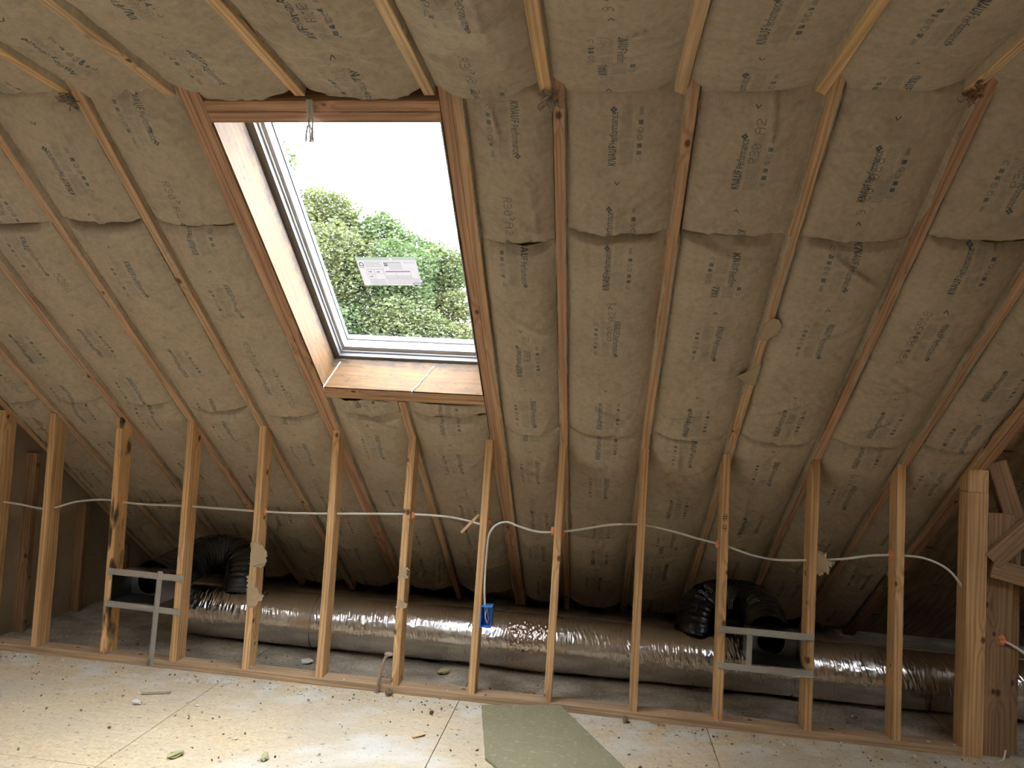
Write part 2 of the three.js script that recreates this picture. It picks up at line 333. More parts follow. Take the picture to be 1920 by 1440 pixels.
raf[7] = [2.873, 2.949];
rafter(1, 2.455, 0.038, 'short jack rafter below the middle of the skylight', -2.05, 0.268); raf[6] = [2.436, 2.474];
rafter(0, 5.185, 0.038, 'reddish rafter landing on the post cluster at the right', -2.05, sTop); rafter(2, 5.224, 0.038, 'doubled rafter behind the post cluster at the right', -2.05, sTop); raf[13] = [5.166, 5.243];
// headers across the opening
for (const [s, l] of [[1.753, 'lower header board along the top of the skylight'], [1.792, 'upper header board along the top of the skylight'], [0.329, 'upper header board along the bottom of the skylight'], [0.291, 'lower header board along the bottom of the skylight']])
  tag(board('skylight_header', M.rafter[s > 1 ? 2 : 0], 0.0375, 0.183, SL(OX0 + 0.001, s, 0.0915), SL(OX1 - 0.001, s, 0.0915), DN), l, 'header');
// ceiling joists, nailed to the left side of each rafter
const JX = { 1: S - 0.0385, 2: 2 * S - 0.0385, 3: 3 * S - 0.0385, 4: 4 * S - 0.0385, 5: 1.9745 - 0.02, 6: 2.407, 7: 2.84, 8: 8 * S - 0.0385, 9: 9 * S - 0.0385, 10: 10 * S - 0.0385, 11: 11 * S - 0.0385, 12: 12 * S - 0.0385 };
const JNAME = ['', 'ceiling joist nearest the left gable wall', 'second ceiling joist from the left gable wall', 'third ceiling joist from the left gable wall', 'ceiling joist at the upper left corner', 'bright ceiling joist meeting the upper left corner of the skylight', 'ceiling joist ending above the middle of the skylight', 'ceiling joist ending at the upper right corner of the skylight', 'ceiling joist on the first rafter right of the skylight', 'coarse grained ceiling joist on the second rafter right of the skylight', 'broad bright ceiling joist on the third rafter right of the skylight', 'ceiling joist on the fourth rafter right of the skylight', 'ceiling joist on the fifth rafter right of the skylight'];
for (let i = 1; i <= 12; i++) {
  const z0 = i === 6 || i === 7 ? ZB - 0.005 : ZB - 0.06;
  tag(board('ceiling_joist', M.joist[i % 2], 0.038, 0.139, V(JX[i], CY - 0.006 + 0.0695, z0), V(JX[i], CY - 0.006 + 0.0695, JX[i] < 2.45 ? 2.03 : 3.6), V(0, 1, 0), { sh0: 0.45 }), JNAME[i], 'joist', 'ceiling joists');
}
// knee wall
tag(board('bottom_plate', M.plate, 0.089, 0.038, V(0.02, 0.019, -0.0445), V(5.16, 0.019, -0.0445), V(0, 1, 0)), 'dusty pale bottom plate under the knee wall studs', 'plate');
const SX = [0.075, 0.9707, 2.0, 3.005, 4.018, 5.022, 6.03, 7.01, 7.96, 9.003, 10.0, 11.012, 11.99].map((v, i) => i ? v * S : v);
const STX = [0.075, 0.961, 1.967, 3.004, 4.028, 5.037, 6.059, 7.06, 7.987, 9.003, 9.976, 11.007, 11.965].map((v, i) => i ? v * S : v);
const SNAME = ['stud against the left gable wall, at the picture edge', 'first full stud from the left, reddish and clean', 'second full stud from the left, dark stained', 'third full stud from the left, right of the small register', 'fourth full stud from the left, with ragged paper scraps', 'fifth full stud from the left, plain and pale', 'sixth full stud from the left, with two small paper scraps', 'seventh full stud from the left, carrying the blue outlet box', 'eighth full stud, foam plug on each side', 'ninth full stud from the left, plain', 'tenth full stud from the left, pencilled #4', 'eleventh full stud from the left, with a torn cardboard piece', 'twelfth full stud, nearest the post cluster'];
const studMesh = [];
for (let i = 0; i < SX.length; i++) {
  const top = i === 7 ? V(STX[i], H - 0.0445 * sn / cs, -0.0445) : V(STX[i], H - 0.0445 * sn / cs - 0.001, -0.0445);
  studMesh[i] = tag(board('wall_stud', i === 2 ? M.stained : M.stud[[0, 1, 1, 0, 2, 0, 2, 0, 2, 1, 0, 1, 0][i]], 0.038, 0.089, V(SX[i], 0.0382, -0.0445), top, V(0, 0, 1), { sh1: sn / cs, bow: rnd(-0.004, 0.004) }), SNAME[i] + ' of the knee wall', 'stud', 'knee wall studs');
}
// post cluster and braces at the right end
{
  const up = V(0, 1, 0), B = (n, m, w, t, a, b, y, l, c, o) => tag(board(n, m, w, t, a, b, y, o), l, c);
  B('corner_post', M.stud[1], 0.089, 0.089, V(5.205, 0.0, -0.046), V(5.205, 1.215, -0.046), V(0, 0, 1), 'square corner post at the right end of the knee wall', 'post');
  B('post_block', M.stud[1], 0.089, 0.085, V(5.205, 1.217, -0.046), V(5.205, H - 0.001 - 0.046 * sn / cs, -0.046), V(0, 0, 1), 'short block capping the corner post under the rafter', 'block', { sh1: sn / cs });
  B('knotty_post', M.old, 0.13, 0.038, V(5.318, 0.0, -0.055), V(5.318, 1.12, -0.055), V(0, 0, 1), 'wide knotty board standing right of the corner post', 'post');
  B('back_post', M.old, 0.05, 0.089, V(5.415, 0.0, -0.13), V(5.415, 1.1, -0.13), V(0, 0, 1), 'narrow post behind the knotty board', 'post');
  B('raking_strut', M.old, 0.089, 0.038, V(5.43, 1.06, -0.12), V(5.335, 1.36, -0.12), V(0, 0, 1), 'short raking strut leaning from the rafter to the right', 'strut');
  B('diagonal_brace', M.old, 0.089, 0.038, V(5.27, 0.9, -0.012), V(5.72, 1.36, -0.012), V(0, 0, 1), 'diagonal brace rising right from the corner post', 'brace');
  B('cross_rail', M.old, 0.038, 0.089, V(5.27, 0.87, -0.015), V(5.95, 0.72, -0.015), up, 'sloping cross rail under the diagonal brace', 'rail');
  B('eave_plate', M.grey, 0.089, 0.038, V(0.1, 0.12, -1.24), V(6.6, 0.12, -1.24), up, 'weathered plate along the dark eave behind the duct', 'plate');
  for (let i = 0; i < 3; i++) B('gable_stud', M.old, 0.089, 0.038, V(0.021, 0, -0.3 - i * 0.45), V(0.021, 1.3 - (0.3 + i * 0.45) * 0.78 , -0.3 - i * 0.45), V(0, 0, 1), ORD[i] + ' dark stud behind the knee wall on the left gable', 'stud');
}

// ---------------------------------------------------------------- insulation
// One batt in a frame whose origin is the lower left corner of its paper face: u to the right, v along the bay, n into the cavity.
function battGeo(W, L, o) {
  const nu = 44, nv = Math.max(8, Math.round(L / 0.0125)), q = o.q, P = [], U = [], I = [];
  const cr = []; for (let i = 0; i < o.creases; i++) { const a = rnd(-0.7, 0.7) + (rnd() < 0.5 ? 0 : Math.PI * 0.35); cr.push([rnd(W), rnd(L), Math.cos(a), Math.sin(a), rnd(0.03, 0.16), rnd(0.005, 0.014) * (rnd() < 0.65 ? 1 : -1), rnd(0.005, 0.013)]); }
  const cols = [-1, -0.5, 0]; for (let i = 1; i <= nu; i++) { const t = i / (nu + 1); cols.push(t < 0.5 ? 0.5 * Math.pow(2 * t, 1.35) : 1 - 0.5 * Math.pow(2 - 2 * t, 1.35)); } cols.push(1, 1.5, 2);
  const lap = (v, side) => 0.011 * o.flap + 0.02 * nz(v * 3.1, side * 9, q) + 0.007 * nz(v * 13, side * 5, q + 3) + 0.0025 * nz(v * 60, side, q);
  for (let j = 0; j <= nv; j++) for (const cI of cols) {
    const t = clamp(cI, 0, 1), x = t * W, f = j / nv;
    const endLow = 0.014 * (1 - Math.pow(2 * t - 1, 2)) * o.sag + 0.008 * nz(x * 14, q, 4) + 0.004 * nz(x * 45, q, 2);
    const gap = o.tuck ? o.tuck * (0.15 + 0.5 * Math.max(0, nz(x * 6, q, 31) + 0.15)) * (1 - Math.pow(2 * t - 1, 4)) : 0;
    const v = -endLow * (1 - sstep(0, 0.12, f * L)) + f * L - gap * sstep(L - 0.15, L, f * L);
    let B = 1 - Math.pow(Math.abs(2 * t - 1), 3.2), eL = sstep(0, 0.09, f * L), eT = sstep(0, 0.1, (1 - f) * L);
    let n = o.edge * (1 - B) - o.bulge * (0.75 + 0.5 * nz(v * 2.2, q)) * B * (0.8 + 0.2 * eL) * (0.35 + 0.65 * eT);
    n += (1 - sstep(0, 0.03, (1 - f) * L)) * o.tuck * (0.7 + 0.9 * nz(x * 7, q, 9)) * B + (1 - sstep(0, 0.022, f * L)) * o.curl * B - 0.008 * (1 - sstep(0.02, 0.09, f * L)) * B * o.sag;
    n += 0.009 * fbm(x * 7, v * 5, q, 2) * B + 0.007 * fbm(x * 18, v * 14, q + 5, 3) * B;
    n -= o.wr * (0.5 - Math.abs(nz(x * 7 + 0.5 * nz(x * 9, v * 9, q), v * 34 + 9 * nz(x * 3, v * 2, q + 1), q + 7))) * 0.017 * B;
    const ed = Math.min(x, W - x); n += 0.006 * nz(v * 38, x * 9, q + 11) * Math.exp(-ed / 0.06) * sstep(0, 0.012, ed) * 1.7;
    for (const [cx, cy, a, b, l, h, w] of cr) { const dx = x - cx, dy = v - cy, al = dx * a + dy * b, ac = -dx * b + dy * a; if (Math.abs(al) < l * 1.5) n -= h * Math.exp(-ac * ac / (w * w)) * (1 - sstep(l * 0.4, l * 1.5, Math.abs(al))) * B; }
    let u = x;
    if (cI <= 0 || cI >= 1) {
      const side = cI <= 0 ? 0 : 1, k = cI <= 0 ? -cI : cI - 1, w = lap(v, side + 1), dir = side ? 1 : -1;
      if (w > 0.001) { u = x + dir * (k * Math.min(w, 0.0165) - 0.0015); n = k ? -0.0016 - 0.0025 * Math.max(0, nz(v * 25, side, q + 2)) * k : -0.0008; } else { u = x - dir * 0.0025; n = 0.004 + k * 0.02 - w; }
    }
    P.push(u, n, v); U.push(u / KW + (KW - W) / 2 / KW, (v + o.v0) / KL);
  }
  const nc = cols.length;
  for (let j = 0; j < nv; j++) for (let i = 0; i < nc - 1; i++) { const a = j * nc + i; I.push(a, a + 1, a + nc, a + 1, a + nc + 1, a + nc); }
  return geo(P, U, I);
}
function batt(label, mat, x0, x1, L, origin, zdir, ydir, o) {
  o = { q: rnd(50), creases: 7, flap: 1, sag: 1, edge: 0.02, bulge: 0.022, tuck: 0.03, wr: 0.35, curl: 0.034, v0: 0, thick: 0.15, ...o };
  const W = x1 - x0, g = new THREE.Group();
  add(g, 'insulation_batt');
  const z = zdir, y = ydir;                   // x right, y into the cavity, z along the bay
  g.matrix.makeBasis(V(1, 0, 0), y, z).setPosition(origin); g.matrix.decompose(g.position, g.quaternion, g.scale);
  mesh('facing', battGeo(W, L, o), kraftMats[mat], g);
  const core = mesh('glass_wool', box(0.004, W - 0.004, 0.045, o.thick, 0.03, L - 0.012), M.wool, g); core.receiveShadow = true;
  return tag(g, label, 'insulation', 'paper-faced insulation batts');
}
// makeBasis(x, DN, DS) is right-handed only as (x, n, s): x cross n = s?  DN x ... checked: (1,0,0) x (0,cs,-sn) = (0, sn, cs) = DS
const bayName = (i) => i < 5 ? `${ORD[4 - i]} bay left of the skylight` : i === 5 ? 'left half bay under the skylight' : i === 6 ? 'right half bay under the skylight' : `${ORD[i - 7]} bay right of the skylight`;
for (let i = 0; i <= 12; i++) {
  const x0 = raf[i][1], x1 = raf[i + 1][0], left = i < 5;
  const mid = i === 5 || i === 6;
  const a = 1.31 + (i === 7 ? -0.045 : 0) + rnd(-0.012, 0.012), b = mid ? 0.165 + rnd(-0.01, 0.02) : 0.13 + rnd(-0.02, 0.025), c = -0.9 + rnd(-0.06, 0.06);
  const bn = bayName(i), com = { flap: left ? 0.1 : 0.2, bulge: left ? 0.03 : 0.034, edge: 0.028, creases: 12 };
  const k = i % 8, mA = [5, 1, 4, 7, 3, 5, 6, 3, 1, 4, 2, 0, 5][i], mB = [3, 2, 7, 5, 3, 0, 6, 4, 0, 2, 4, 6, 7][i];
  if (!mid) {
    batt(`top batt of the slope in the ${bn}`, mA, x0, x1, SB - a + 0.01, SL(x0, a), DS, DN, { ...com, v0: { 8: -0.23, 9: 0.23, 10: 0.14 }[i] ?? 0.23 + (i % 3) * 0.12, bulge: 0.015, tuck: 0.02, thick: 0.14 });
    batt(`middle long batt in the ${bn}`, mB, x0, x1, a - b, SL(x0, b), DS, DN, { ...com, tuck: 0.06, sag: 1.5, v0: { 9: 0.27, 10: 0.36, 11: 0.05 }[i] ?? 0 });
  } else batt(`short top batt just below the sill in the ${bn}`, mA, x0, x1, 0.27 - b, SL(x0, b), DS, DN, { ...com, bulge: 0.012, tuck: 0.0, v0: 0.2 });
  batt(`lower batt passing behind the knee wall in the ${bn}`, mA, x0, x1, b - c, SL(x0, c), DS, DN, { ...com, bulge: 0.036, tuck: 0.055, wr: 0.6, creases: 10, flap: left ? 0 : 0.4, v0: 0.1 });
  batt(`bottom batt in the dark eave of the ${bn}`, mB, x0, x1, 0.98, SL(x0, c - 0.98), DS, DN, { ...com, wr: 0.4, flap: 0, v0: 0.3 });
}
// ceiling batts, between the joists
const JE = (i) => [JX[i] - 0.019, JX[i] + 0.019];
const CN = ['', 'leftmost ceiling bay', 'second ceiling bay from the left', 'third ceiling bay from the left', 'ceiling bay left of the skylight', 'wrinkled ceiling bay above the left half of the skylight', 'wrinkled ceiling bay above the right half of the skylight', 'billowing ceiling bay at the upper right corner of the skylight', 'first ceiling bay right of the billowing one', 'second ceiling bay right of the billowing one', 'third ceiling bay right of the billowing one', 'fourth ceiling bay right of the billowing one'];
for (let i = 1; i <= 11; i++) {
  const x0 = JE(i)[1], x1 = JE(i + 1)[0], w = i >= 4 && i <= 7;
  batt(`ceiling batt in the ${CN[i]}`, [0, 1, 5, 2, 7, 1, 4, 3, 2, 0, 4, 5][i], x0, x1, (x0 < 2.4 ? 2.03 : 2.5) - ZB + 0.03 - (i === 7 ? 0.015 : 0), V(x0, CY, ZB - 0.03 + (i === 7 ? 0.015 : 0)), V(0, 0, 1), V(0, 1, 0), { bulge: i === 7 ? 0.04 : w ? 0.006 : 0.008, wr: w ? 1.5 : 0.4, creases: w ? 16 : 8, flap: 0.5, tuck: 0, sag: 0.4, curl: w && i < 7 ? -0.006 : 0.004, v0: [0, 0, 0.1, 0.4, 0.2, 0.5, 0.1, 0.3, -0.175, -0.22, -0.195, 0.05][i], edge: 0.022 });
}

// ---------------------------------------------------------------- skylight
const REC = (x0, x1, s0, s1, n0, n1) => slopeBox(x0, x1, s0, s1, n0, n1);
{
  const w = tag(grp('window_1'), 'white framed roof window set deep between the rafters', 'window', null, 'structure');
  const n0 = 0.2, nS = 0.236, n1 = 0.3, fx0 = 2.092, fx1 = 2.832, fs0 = 0.356, fs1 = 1.74, gx0 = 2.127, gx1 = 2.8, gs0 = 0.399, gs1 = 1.69;
  const ring = (name, a, b, p, q, mat) => { for (const r of [[a[0], b[0], a[2], a[3]], [b[1], a[1], a[2], a[3]], [b[0], b[1], a[2], b[2]], [b[0], b[1], b[3], a[3]]]) mesh(name, REC(...r, p, q), mat, w); };
  ring('frame', [2.03, 2.915, 0.29, 1.79], [fx0 + 0.012, fx1 - 0.012, fs0 + 0.012, fs1 - 0.012], n0, nS - 0.012, M.frameGrey);
  ring('frame_bead', [2.04, 2.9, 0.3, 1.78], [fx0 + 0.02, fx1 - 0.018, fs0 + 0.02, fs1 - 0.02], nS - 0.012, nS, M.white);
  ring('sash', [2.05, 2.89, 0.31, 1.77], [gx0, gx1, gs0, gs1], nS, 0.284, M.white);
  ring('gasket', [gx0 - 0.01, gx1 + 0.01, gs0 - 0.01, gs1 + 0.01], [gx0 + 0.004, gx1 - 0.004, gs0 + 0.004, gs1 - 0.004], 0.284, 0.292, M.dark);
  ring('cladding', [2.0, 2.94, 0.26, 1.82], [gx0 - 0.005, gx1 + 0.005, gs0 - 0.005, gs1 + 0.005], 0.292, 0.325, M.frameGrey);
  const pane = mesh('pane', new THREE.PlaneGeometry(gx1 - gx0, gs1 - gs0).rotateX(-Math.PI / 2).translate((gx0 + gx1) / 2, 0.288, (gs0 + gs1) / 2).applyMatrix4(new THREE.Matrix4().makeBasis(V(1, 0, 0), DN, DS).setPosition(V(0, H, 0))), GLASS(), w);
  // rain drops on the outside of the pane
  const drop = new THREE.SphereGeometry(1, 8, 6), nD = 1500, im = new THREE.InstancedMesh(drop, new THREE.MeshPhysicalMaterial({ color: 0xffffff, transmission: 1, thickness: 0.002, ior: 1.33, roughness: 0 }), nD), m4 = new THREE.Matrix4();
  const fr = new THREE.Matrix4().makeBasis(V(1, 0, 0), DN, DS).setPosition(V(0, H, 0));
  for (let i = 0; i < nD; i++) { const r = 0.0008 + 0.0016 * Math.pow(rnd(), 2.5); m4.compose(V(rnd(gx0 + 0.01, gx1 - 0.01), 0.2895, rnd(gs0 + 0.01, gs1 - 0.01)), new THREE.Quaternion(), V(r, r * 0.6, r * rnd(0.9, 1.3))).premultiply(fr); im.setMatrixAt(i, m4); }
  add(im, 'rain_drops', w); im.userData.kind = 'stuff';
  tag(mesh('hinge_tab', REC(gx0 + 0.004, gx0 + 0.012, 1.6, 1.625, 0.27, 0.283), std({ color: lin(0.6, 0.05, 0.12), roughness: 0.5 }), w), 'small red tab on the sash');
  // timber lining of the shaft
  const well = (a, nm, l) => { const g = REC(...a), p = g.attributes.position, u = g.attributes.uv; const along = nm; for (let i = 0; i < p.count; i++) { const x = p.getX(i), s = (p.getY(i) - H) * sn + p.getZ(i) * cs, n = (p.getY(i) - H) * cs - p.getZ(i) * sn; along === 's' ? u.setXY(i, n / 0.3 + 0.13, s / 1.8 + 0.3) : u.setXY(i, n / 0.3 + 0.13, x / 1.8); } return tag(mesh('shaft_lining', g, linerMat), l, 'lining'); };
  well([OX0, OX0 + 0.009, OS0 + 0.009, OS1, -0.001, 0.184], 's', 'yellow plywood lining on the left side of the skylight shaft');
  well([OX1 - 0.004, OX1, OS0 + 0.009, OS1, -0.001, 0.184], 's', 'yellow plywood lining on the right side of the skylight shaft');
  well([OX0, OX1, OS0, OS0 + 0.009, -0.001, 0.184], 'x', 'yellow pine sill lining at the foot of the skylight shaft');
  for (const [x, dx, l] of [[2.60, -0.075, 'crooked white caulk bead across the middle of the skylight sill'], [2.115, -0.035, 'white caulk bead at the left end of the skylight sill']]) {
    const pts = []; for (let k = 0; k <= 8; k++) pts.push(SL(x + dx * k / 8 + 0.005 * nz(k * 1.3, x), OS0 + 0.0105, 0.165 - k / 8 * 0.17)); pts.push(SL(x + dx * 1.02, OS0 - 0.02, -0.004));
    tag(mesh('caulk_bead', tube(pts, 0.003, 30, 6), M.plaster), l, 'caulk');
  }
  // paper sticker on the inside of the pane
  const c = document.createElement('canvas'); c.width = 1024; c.height = 576; const g = c.getContext('2d');
  g.fillStyle = '#f3f1f4'; g.fillRect(0, 0, 1024, 576); g.fillStyle = '#c9dccd'; g.fillRect(0, 0, 1024, 60); g.fillStyle = '#fff'; g.beginPath(); g.arc(600, 40, 26, 0, 7); g.fill();
  g.strokeStyle = '#555b66'; g.lineWidth = 14; g.save(); g.translate(66, 138); g.rotate(-Math.PI / 2); g.beginPath(); g.moveTo(-32, -34); g.lineTo(-32, 34); g.quadraticCurveTo(36, 34, 36, 0); g.quadraticCurveTo(36, -34, -32, -34); g.closePath(); g.stroke(); g.restore();
  g.fillStyle = '#7d838d'; g.fillRect(22, 200, 90, 10); g.fillStyle = '#5f7f78'; g.fillRect(455, 120, 66, 60); g.fillStyle = '#f3f1f4'; g.fillRect(462, 142, 52, 8);
  g.fillStyle = '#565d68'; g.fillRect(455, 104, 300, 8); g.fillRect(450, 280, 430, 16); g.fillStyle = '#a3a8b2'; g.fillRect(420, 70, 4, 500); g.fillRect(120, 235, 300, 5);
  g.lineWidth = 12; g.strokeStyle = '#555b66'; g.strokeRect(880, 532, 134, 34); g.lineWidth = 4; g.strokeStyle = '#b5b9c2';
  for (const [x, y, w2, h2] of [[120, 250, 130, 80], [260, 250, 150, 80], [120, 345, 130, 80], [440, 310, 180, 60], [630, 310, 250, 60], [440, 380, 180, 50], [630, 380, 250, 50]]) g.strokeRect(x, y, w2, h2);
  g.fillStyle = '#8d939d'; for (const [x0, x1, y0, y1, d] of [[130, 400, 90, 210, 24], [535, 760, 130, 250, 26], [130, 410, 445, 560, 22], [440, 880, 395, 560, 24], [800, 990, 110, 130, 24], [890, 1000, 430, 520, 20]]) for (let y = y0; y < y1; y += d) { let x = x0; while (x < x1) { const q = 10 + 34 * Math.abs(nz(x * 0.37, y)); g.fillRect(x, y, Math.min(q, x1 - x), 8); x += q + 9; } }
  g.fillStyle = '#5b616b'; for (const [x, y] of [[150, 280], [290, 285], [150, 375]]) { g.fillRect(x, y, 14, 20); g.fillRect(x + 24, y, 30, 20); }
  const t = new THREE.CanvasTexture(c); t.colorSpace = THREE.SRGBColorSpace; t.magFilter = THREE.LinearFilter;
  const st = new THREE.Mesh(new THREE.PlaneGeometry(0.278, 0.166).rotateX(Math.PI / 2), new THREE.MeshPhysicalMaterial({ map: t, roughness: 1, transmission: 0.025, thickness: 0, side: THREE.DoubleSide }));
  { const p = st.geometry.attributes.position; const uv = st.geometry.attributes.uv; for (let i = 0; i < p.count; i++) uv.setXY(i, p.getX(i) > 0 ? 1 : 0, p.getZ(i) > 0 ? 1 : 0); }
  st.position.copy(SL(2.443, 0.856, 0.2865)); st.quaternion.setFromRotationMatrix(new THREE.Matrix4().makeBasis(V(1, 0, 0), DN, DS)); st.rotateY(-0.04);
  tag(add(st, 'energy_label'), 'white printed paper label stuck on the skylight pane', 'label');
}

// ---------------------------------------------------------------- main duct
const foil = std({ color: lin(0.82, 0.8, 0.78), metalness: 1, roughness: 0.25 });
const foilRedReflect = std({ color: lin(0.78, 0.68, 0.63), metalness: 1, roughness: 0.2 });  // reddish reflection put into the colour of the crumpled tape
function ductGeo(x0, x1, R, cy, cz, dr, amp, freq, cap) {
  const nx = Math.round((x1 - x0) / 0.0036), na = 128, P = [], U = [], I = [];
  for (let i = 0; i <= nx; i++) for (let j = 0; j <= na; j++) {
    const x = x0 + (x1 - x0) * i / nx, a = j / na * 2 * Math.PI, ca = Math.cos(a), sa = Math.sin(a);
    const patch = clamp(0.55 + 0.9 * fbm(x * 1.7, ca * 0.8, sa * 0.8, 2), 0.12, 1.2);
    const tw = x + 0.03 * nz(x * 3, ca * 1.5, sa * 1.5) + 0.02 * sa;
    let h = -Math.abs(nz(tw * freq, ca * 1.3, sa * 1.3 + 5)) * 0.9 + 0.5 * nz(tw * freq * 2.3, ca * 3, sa * 3 + 9);
    h += 0.45 * nz(x * 30, ca * 9, sa * 9);
    if (cap === 'crumple') h = 0.9 * nz(x * 70, ca * 11, sa * 11) + 0.5 * nz(x * 150, ca * 24, sa * 24 + 3) - 0.2;
    const r = R + dr + amp * patch * h + 0.004 * nz(x * 2.2, ca * 0.9, sa * 0.9 + 2);
    P.push(x, cy + r * sa * (sa < -0.9 ? 0.985 : 1), cz + r * ca); U.push(x, a * R);
  }
  const n = na + 1;
  for (let i = 0; i < nx; i++) for (let j = 0; j < na; j++) { const a = i * n + j; I.push(a, a + n, a + 1, a + 1, a + n, a + n + 1); }
  for (const e of cap === true ? [0, nx] : []) { const c = P.length / 3; P.push(e ? x1 : x0, cy, cz); U.push(0, 0); for (let j = 0; j < na; j++) I.push(c, e * n + j, e * n + j + 1); }
  return geo(P, U, I);
}
const DCY = 0.156, DCZ = -0.536;
{
  const d = tag(grp('main_duct', V(0, 0, 0)), 'large silver foil-wrapped duct lying along the floor behind the studs', 'duct');
  mesh('foil_jacket', ductGeo(0.98, 6.5, 0.15, DCY, DCZ, 0, 0.0062, 58, true), foil, d);
  tag(mesh('tape_band', ductGeo(2.97, 3.24, 0.15, DCY, DCZ, 0.007, 0.0095, 34, 'crumple'), foilRedReflect, d), 'crumpled patch of foil tape');
  for (const x of [1.75, 4.52]) mesh('joint_tape', ductGeo(x, x + 0.06, 0.15, DCY, DCZ, 0.0025, 0.003, 40), foil, d);
}
// black flexible branches
function flexGeo(pts, R) {
  const cv = new THREE.CatmullRomCurve3(pts), n = 150, k = 36, f = cv.computeFrenetFrames(n), len = cv.getLength(), P = [], U = [], I = [];
  for (let i = 0; i <= n; i++) { const c = cv.getPointAt(i / n), l = i / n * len; for (let j = 0; j <= k; j++) { const a = j / k * 2 * Math.PI, r = R * (1 + 0.07 * nz(l * 9, Math.cos(a) * 1.5, Math.sin(a) * 1.5) + 0.035 * nz(l * 28, Math.cos(a) * 4, Math.sin(a) * 4)) + 0.004 * Math.abs(Math.sin(l * Math.PI / 0.032)); const v = c.clone().addScaledVector(f.normals[i], r * Math.cos(a)).addScaledVector(f.binormals[i], r * Math.sin(a)); P.push(v.x, v.y, v.z); U.push(l, j / k); } }
  for (let i = 0; i < n; i++) for (let j = 0; j < k; j++) { const a = i * (k + 1) + j; I.push(a, a + 1, a + k + 1, a + 1, a + k + 2, a + k + 1); }
  return geo(P, U, I);
}
const flexTex = (() => { const c = document.createElement('canvas'); c.width = 1024; c.height = 512; const g = c.getContext('2d'); g.fillStyle = '#131416'; g.fillRect(0, 0, 1024, 512); g.fillStyle = '#5c6163'; g.font = 'bold 62px sans-serif'; for (let k = 0; k < 6; k++) { g.fillText('R-8.0', 30 + (k % 2) * 460, 60 + k * 86); g.fillRect(240 + (k % 2) * 460, 34 + k * 86, 60, 4); } const t = new THREE.CanvasTexture(c); t.colorSpace = THREE.SRGBColorSpace; t.wrapS = t.wrapT = THREE.RepeatWrapping; t.magFilter = THREE.LinearFilter; t.repeat.set(1.9, 1); return t; })();
const flexMat = std({ color: lin(0.022, 0.022, 0.024), roughness: 0.26 }), flexPrint = std({ map: flexTex, roughness: 0.26 });
tag(mesh('flexible_duct', flexGeo([V(0.935, 0.395, -0.2), V(0.935, 0.4, -0.32), V(0.94, 0.435, -0.55), V(1.0, 0.465, -0.72), V(1.12, 0.455, -0.78), V(1.23, 0.42, -0.7), V(1.27, 0.31, -0.61), V(1.28, 0.24, -0.57)], 0.115), flexMat), 'black flexible duct curling behind the left register', 'duct', 'black flexible branch ducts');
tag(mesh('flexible_duct', flexGeo([V(4.335, 0.39, -0.2), V(4.338, 0.392, -0.3), V(4.36, 0.425, -0.5), V(4.33, 0.45, -0.7), V(4.2, 0.44, -0.77), V(4.08, 0.41, -0.7), V(4.03, 0.31, -0.61), V(4.02, 0.24, -0.57)], 0.115), flexPrint), 'black flexible duct with white print behind the right register', 'duct', 'black flexible branch ducts');

// ---------------------------------------------------------------- registers: sheet metal boots on steel straps
function boot(x0, x1, y0, y1, cx, cyy, label) {
  const g = grp('register_boot', V((x0 + x1) / 2, y0, 0)); tag(g, label, 'register', 'sheet metal register boots');
  const w = x1 - x0, h = y1 - y0, d = 0.17, t = 0.002, a = -w / 2, b = w / 2;
  for (const r of [[a, a + t, 0, h, -d, 0], [b - t, b, 0, h, -d, 0], [a + t, b - t, 0, t, -d, 0], [a + t, b - t, h - t, h, -d, 0]]) mesh('side_panel', box(...r), M.galv, g);
  const sh = new THREE.Shape([[a + t, t], [b - t, t], [b - t, h - t], [a + t, h - t]].map((p) => new THREE.Vector2(...p))), hole = new THREE.Path(), R = Math.min(0.07, h / 2 - 0.004); hole.absarc(cx - (x0 + x1) / 2, cyy - y0, R, 0, Math.PI * 2); sh.holes.push(hole);
  mesh('back_plate', new THREE.ExtrudeGeometry(sh, { depth: t, bevelEnabled: false, curveSegments: 32 }).translate(0, 0, -d), M.galv, g);
  mesh('collar', new THREE.CylinderGeometry(R, R, 0.06, 36, 1, true).rotateX(Math.PI / 2).translate(cx - (x0 + x1) / 2, cyy - y0, -d - 0.029), std({ color: lin(0.05, 0.05, 0.05), roughness: 0.35, side: THREE.DoubleSide }), g);
  mesh('collar_lip', new THREE.TorusGeometry(R, 0.003, 6, 40).translate(cx - (x0 + x1) / 2, cyy - y0, -d + 0.004), M.galv, g);
  return g;
}
boot(0.832, 1.104, 0.325, 0.478, 0.94, 0.4, 'left sheet metal register boot between dark stained and clean studs');
boot(4.2, 4.462, 0.322, 0.468, 4.335, 0.395, 'right sheet metal register boot beside the cardboard scrap stud');
function strap(a, b, w, label) {
  const d = b.clone().sub(a), g = grp('steel_strap', a); tag(g, label, 'strap', 'galvanised mounting straps');
  const body = new THREE.Mesh(boardGeo(w, 0.0016, d.length(), 0, 0, 0.0006), M.steel); add(body, 'strip', g); basis(body, V(0, 0, 0), d, V(0, 0, 1));
  const lip = new THREE.Mesh(boardGeo(0.0016, 0.008, d.length(), 0, 0, 0.0005), M.steel); add(lip, 'folded_edge', g); basis(lip, d.clone().normalize().cross(V(0, 0, 1)).multiplyScalar(w / 2).add(V(0, 0, 0.004)), d, V(0, 0, 1));
  for (const f of [0.03, 0.97]) mesh('screw', new THREE.SphereGeometry(0.0045, 10, 6).scale(1, 1, 0.6).translate(0, 0, 0.001), M.steel, g).position.copy(d).multiplyScalar(f);
}
strap(V(0.806, 0.487, 0.004), V(1.25, 0.481, 0.004), 0.032, 'upper horizontal strap of the left register');
